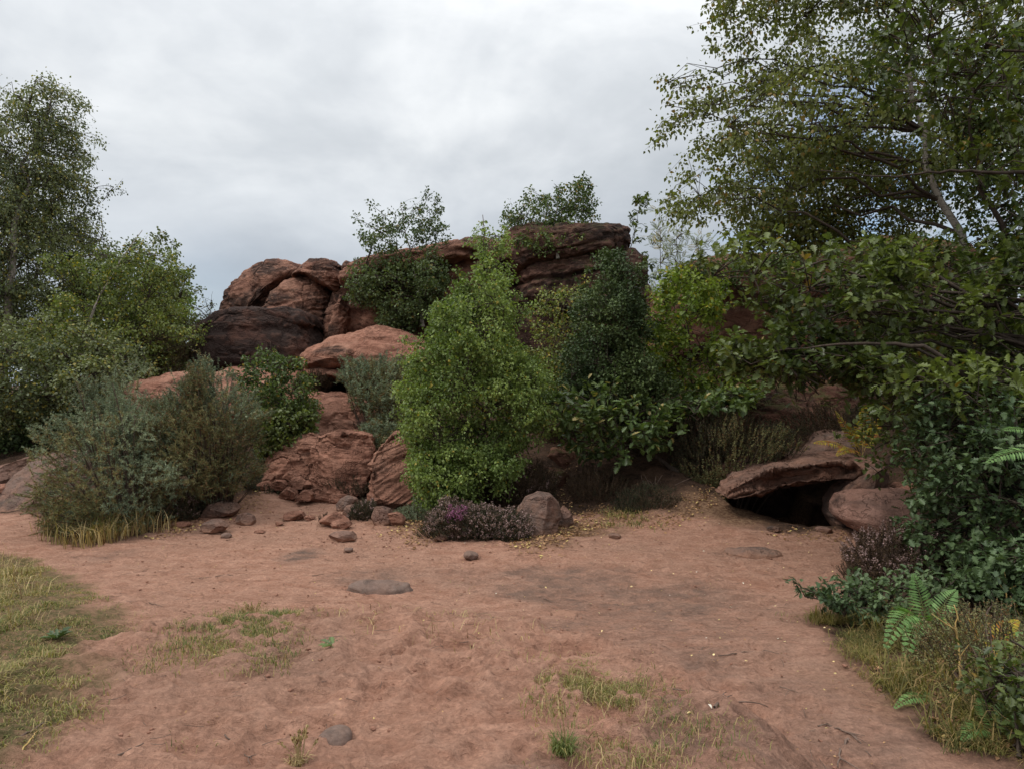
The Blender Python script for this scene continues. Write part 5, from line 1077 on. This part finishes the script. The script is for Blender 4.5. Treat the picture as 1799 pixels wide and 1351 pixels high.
# left lawn
g = Geo(); q = scatter([(-250, 965)]+GRASSL[1:-1]+[(-300, 1400)], 150000, .1, thr=-.45)
p3 = np.stack([q[:, 0], q[:, 1], q[:, 0]*0], 1); nz = fbm(p3*1.7, 3, 12); edge = dpoly(q[:, 0], q[:, 1], GRASSLW)
hh = (.022+.035*np.clip(nz+.4, 0, 1)+.02*rng.random(len(q)))*np.clip(.5+edge*1.2, .5, 1.3)
hh = hh*(.6+1.1*sstep(-.2, .5, fbm(p3*6, 3, 14)))
blades(g, q[:, 0], q[:, 1], hh, 2.6, .0028, np.clip(.5+nz+rng.normal(0, .25, len(q)), 0, 1))
tag(g.build('grass', M['grass']), kind='stuff')
g = Geo(); q = scatter([(-250, 965), (0, 975), (60, 1000), (90, 1050), (80, 1130), (40, 1190), (-200, 1250)], 9000, .1, thr=-.05)
blades(g, q[:, 0], q[:, 1], rng.uniform(.06, .20, len(q)), 1.6, .0022, rng.random(len(q)), lean=np.array([.35, -.1, 0]))
tag(g.build('dry_grass', M['straw']), kind='stuff')
# rim of the mound
g = Geo()
for poly, n, thr in [([(335, 1135), (345, 1105), (420, 1085), (520, 1082), (600, 1092), (570, 1115), (520, 1125), (450, 1160), (350, 1150)], 24000, -.3), ([(560, 1090), (700, 1090), (790, 1102), (810, 1112), (700, 1112), (600, 1110)], 15000, -.3),
                     ([(300, 1105), (315, 1092), (345, 1092), (335, 1108)], 1000, -1), ([(930, 1150), (1000, 1170), (960, 1160)], 800, .0), ([(985, 1180), (1060, 1185), (1140, 1230), (1180, 1250), (1240, 1265), (1235, 1285), (1150, 1275), (1090, 1250), (1000, 1210)], 7000, -.1),
                     ([(990, 1195), (1080, 1220), (1120, 1280), (1170, 1320), (1175, 1360), (1100, 1350), (1040, 1290)], 5500, .1), ([(205, 1105), (240, 1098), (246, 1112), (215, 1118)], 800, -1), ([(140, 1080), (175, 1075), (180, 1090), (150, 1095)], 500, -.3),
                     ([(205, 1175), (215, 1168), (235, 1170), (245, 1180), (225, 1182)], 500, -1), ([(250, 1085), (262, 1078), (278, 1085), (262, 1092)], 260, -1), ([(130, 1265), (150, 1258), (168, 1262), (150, 1272)], 500, -1), ([(70, 1305), (90, 1298), (100, 1304), (80, 1314)], 350, -1),
                     ([(290, 1310), (300, 1300), (335, 1302), (332, 1316), (305, 1316)], 650, -.3), ([(795, 1025), (810, 1022), (812, 1030)], 90, -1), ([(1378, 1078), (1400, 1072), (1410, 1080), (1390, 1084)], 220, -1),
                     ([(20, 885), (30, 865), (60, 862), (75, 880), (60, 890)], 1500, -1), ([(1050, 925), (1060, 898), (1110, 892), (1160, 905), (1150, 928), (1100, 930)], 1600, .0), ([(480, 862), (495, 850), (508, 855), (500, 868)], 500, -1)]:
    q = scatter(poly, int(n*(2.1 if n > 2000 else 1.3)), .30 if n > 2000 else .10, freq=6.5, thr=thr-.08); far = q[:, 1] > 7
    p3 = np.stack([q[:, 0], q[:, 1], q[:, 0]*0], 1)
    blades(g, q[:, 0], q[:, 1], rng.uniform(.02, .055, len(q))*np.where(far, 2.0, 1.), 2.2, np.where(far, .004, .0022)[:, None], np.clip(.5+.9*vnoise(p3*3, 3)+rng.normal(0, .2, len(q)), 0, 1))
tag(g.build('rim_grass', M['grass']), kind='stuff')
g = Geo(); q = np.concatenate([scatter([(330, 1150), (340, 1095), (600, 1085), (820, 1108), (980, 1150), (960, 1180), (700, 1125), (450, 1165)], 1700, .2, thr=-.1), scatter([(960, 1170), (1140, 1210), (1250, 1285), (1190, 1351), (1060, 1340), (1000, 1230)], 1500, .2, thr=-.1)])
blades(g, q[:, 0], q[:, 1], rng.uniform(.03, .10, len(q)), 2.2, .0020, rng.random(len(q))); tag(g.build('dry_grass', M['straw']), kind='stuff')
# right verge
VG = 1
g = Geo(); q = scatter([(1440, 1080), (1500, 1090), (1560, 1080), (1640, 1090), (1720, 1160), (1800, 1290), (1850, 1351), (1799, 1351), (1700, 1318), (1630, 1275), (1560, 1205), (1500, 1135)], 60000, .1, freq=5., thr=-.02)
p3 = np.stack([q[:, 0], q[:, 1], q[:, 0]*0], 1)
blades(g, q[:, 0], q[:, 1], rng.uniform(.02, .11, len(q)), 3.2, .0022, np.clip(.35+.9*vnoise(p3*2.2, 3)+rng.normal(0, .25, len(q)), 0, 1)); 
tag(g.build('verge_grass', M['verge']), kind='stuff')
g = Geo(); q = scatter([(1450, 1085), (1560, 1080), (1700, 1080), (1850, 1100), (1900, 1351), (1799, 1350), (1700, 1315), (1630, 1275), (1560, 1205), (1500, 1135)], 7000, .12, freq=3., thr=.05)
blades(g, q[:, 0], q[:, 1], rng.uniform(.08, .26, len(q)), 2.4, .0024, rng.random(len(q))); tag(g.build('tall_verge_grass', M['verge']), kind='stuff')
spiky('low_shrub', 'creeping dark undergrowth along the inner side of the grass verge', 'shrub',
      [([(1600, 1180), (1640, 1120), (1760, 1100), (1880, 1130), (1880, 1330), (1790, 1330), (1700, 1260)], 3.7, .5, 1.), ([(1560, 1120), (1640, 1080), (1800, 1070), (1880, 1130), (1700, 1150)], 4.4, .35, .5)], G(1770, 1290), ['heather', 'gorse_brown'], 1300, seed=96, **dict(hs, shoot=.12, sl=.014))
# dry grass skirt of the gorse
g = Geo(); q = scatter([(95, 955), (90, 920), (160, 905), (260, 905), (300, 915), (270, 935), (200, 955), (140, 965)], 5500, .2, thr=-.1)
blades(g, q[:, 0], q[:, 1], rng.uniform(.08, .34, len(q)), 1.0, .0030, rng.random(len(q)), lean=np.array([.1, -.35, 0]))
tag(g.build('dry_grass', M['straw']), kind='stuff')
g = Geo(); q = scatter([(90, 960), (85, 900), (250, 890), (280, 920), (200, 950)], 6000, .1, thr=-.1)
blades(g, q[:, 0], q[:, 1], rng.uniform(.08, .35, len(q)), .8, .0032, rng.random(len(q))); tag(g.build('coarse_grass', M['grass']), kind='stuff')

def tuft(label, px, py, n, h, r_, mats=('grass_green',), seeds=0, sp=1.):
    c = G(px, py); root = thing('grass_tuft', c, label, 'grass tuft', 'grass tufts in the sand')
    for i, mm in enumerate(mats):
        g = Geo(); a = rng.uniform(0, 6.28, n); rr = r_*np.sqrt(rng.random(n)); x = c[0]+rr*np.cos(a); y = c[1]+rr*np.sin(a)
        blades(g, x, y, rng.uniform(.3, 1.2, n)*h, sp*2.6, .0024); g.build('blade_clump', M[mm], root, c)
    if seeds:
        g = Geo(); a = rng.uniform(0, 6.28, seeds); S0 = np.stack([c[0]+.4*r_*np.cos(a), c[1]+.4*r_*np.sin(a), np.full(seeds, c[2])], 1)
        E = S0+np.stack([rng.normal(0, .35, seeds), rng.normal(0, .3, seeds), np.ones(seeds)], 1)*(h*rng.uniform(1.6, 2.5, seeds))[:, None]
        tubes(g, bez(S0, (S0+E)/2+rng.normal(0, .008, S0.shape), E, 5), np.full((seeds, 5), .0011), 3)
        m_ = 12; ti = np.repeat(np.arange(seeds), m_); t = rng.uniform(.72, 1.02, len(ti))[:, None]
        leaves(g, S0[ti]*(1-t)+E[ti]*t+rng.normal(0, .002, (len(ti), 3)), norm(E[ti]-S0[ti]+.4*rv(len(ti))*.1), rv(len(ti)), .010, 'quad')
        g.build('seed_stalk', M['straw'], root, c)
    return root
tuft('green grass tuft with tall seed stalks at the bottom edge right of the middle', 988, 1318, 220, .085, .035, seeds=7)
tuft('straggly dry tuft with long bare stalks left of the smooth foreground stone', 525, 1338, 150, .04, .03, ('straw',), seeds=16)
tuft('rusty seeded tuft standing highest on the rim of the mound', 443, 1095, 300, .06, .05, seeds=26)
tuft('rusty stalked tuft left on the rim among the green patches', 375, 1112, 260, .05, .05, seeds=12)
tuft('bushy green tuft at the foot of the left sloping rock', 45, 882, 700, .16, .16, sp=1.2)
tuft('small seeded tuft below the middle of the rim', 487, 1130, 180, .05, .04, ('straw', 'grass_green'), seeds=6)
tuft('thin seeded tuft at the right shoulder of the rim', 792, 1110, 120, .035, .04, seeds=4)
# rosette weed
c = G(585, 1135); root = thing('weed_rosette', c, 'pale leafed rosette weed on the slope of the mound', 'weed'); g = Geo(); a = np.arange(10)*.63+rng.normal(0, .1, 10)
leaves(g, np.repeat(c[None], 10, 0)+np.array([0, 0, .006]), np.stack([np.cos(a), np.sin(a), rng.uniform(.1, .4, 10)], 1), np.tile([0, 0, 1.], (10, 1)), .075*rng.uniform(.6, 1.2, 10), 'oak', None, .6); g.build('leaf', M['oak_pale'], root, c)
c = G(100, 1125); root = thing('weed_rosette', c, 'grey green thistle like weed in the left lawn', 'weed'); g = Geo(); a = np.arange(12)*.53+rng.normal(0, .1, 12)
leaves(g, np.repeat(c[None], 12, 0)+np.array([0, 0, .012]), np.stack([np.cos(a), np.sin(a), rng.uniform(.3, .9, 12)], 1), np.tile([0, 0, 1.], (12, 1)), .10*rng.uniform(.6, 1.2, 12), 'oak', None, .5); g.build('leaf', M['oak_teal'], root, c)

# ================================================================== litter
def flat_leaves(name, pts, size, mat, kind='birch'):
    g = Geo(); n = len(pts); z = H(pts[:, 0], pts[:, 1])+rng.uniform(.004, .016, n); a = rng.uniform(0, 6.28, n)
    leaves(g, np.stack([pts[:, 0], pts[:, 1], z], 1), np.stack([np.cos(a), np.sin(a), rng.normal(0, .25, n)], 1), norm(np.array([0, 0, 1.])+.45*rv(n)), size*rng.uniform(.5, 1.2, n), kind, rng.random(n))
    return tag(g.build(name, M[mat]), kind='stuff')
q = np.concatenate([scatter([(905, 955), (960, 930), (1010, 905), (1060, 890), (1080, 920), (1000, 950), (950, 975)], 5200, .2), scatter([(1080, 905), (1200, 890), (1290, 880), (1300, 905), (1200, 925), (1120, 930)], 4200, .2),
                    scatter([(690, 935), (720, 905), (760, 930), (740, 960)], 1600, .2), scatter([(400, 880), (460, 860), (470, 900), (420, 905)], 700, .2), scatter([(1340, 935), (1480, 930), (1480, 950), (1380, 950)], 700, .15),
                    scatter([(250, 925), (330, 905), (350, 925), (270, 950)], 1500, .15), scatter([(1560, 1180), (1700, 1150), (1850, 1200), (1850, 1330), (1700, 1300)], 2200, .15), scatter([(960, 900), (985, 780), (1010, 780), (1010, 890)], 2500, .2)])
flat_leaves('fallen_leaves', q, .034, 'litter')
q = scatter([(620, 960), (1500, 920), (1450, 1100), (1560, 1250), (1600, 1345), (900, 1345), (900, 1100)], 330, .1)
flat_leaves('yellow_leaves', q, .020, 'yellowleaf')
q = scatter([(0, 905), (500, 880), (1500, 930), (1600, 1345), (100, 1345), (250, 1100), (100, 980)], 3600, .1)
flat_leaves('leaf_crumbs', q, .014, 'litter', 'quad')
# crumbs of earth and grit
g = Geo(); q = np.concatenate([scatter([(0, 905), (500, 880), (1500, 930), (1600, 1345), (100, 1345), (250, 1100), (100, 980)], 6500, .1), scatter([(330, 940), (470, 890), (640, 900), (760, 950), (620, 990), (400, 965)], 1800, .1)])
S, Fc = ico(1); n = len(q); sz = .002+.011*rng.random(n)**6
V = (S[None]*(1+.3*rng.normal(size=(n, len(S), 1)))*sz[:, None, None]*np.array([1, 1, .6]))+np.stack([q[:, 0], q[:, 1], H(q[:, 0], q[:, 1])+.002], 1)[:, None]
g.add(V.reshape(-1, 3), [(Fc[None]+(np.arange(n)*len(S))[:, None, None]).reshape(-1, 3)])
tag(g.build('grit', M['rock']), kind='stuff')
# straw and pine needle litter, fine
g = Geo(); q = scatter([(0, 905), (500, 880), (1500, 930), (1600, 1345), (100, 1345), (250, 1100), (100, 980)], 1400, .1)
n = len(q); a = rng.uniform(0, 3.14, n); L = rng.uniform(.015, .055, n); c = np.stack([q[:, 0], q[:, 1], H(q[:, 0], q[:, 1])+.008], 1); d = np.stack([np.cos(a), np.sin(a), rng.normal(0, .1, n)], 1)*L[:, None]
tubes(g, bez(c-d, c+rng.normal(0, .006, c.shape), c+d, 4), np.full((n, 4), .0013), 3); tag(g.build('twig_litter', M['deadwood']), kind='stuff')
print('verts total', sum(len(me.vertices) for me in bpy.data.meshes), 'polys', sum(len(me.polygons) for me in bpy.data.meshes))
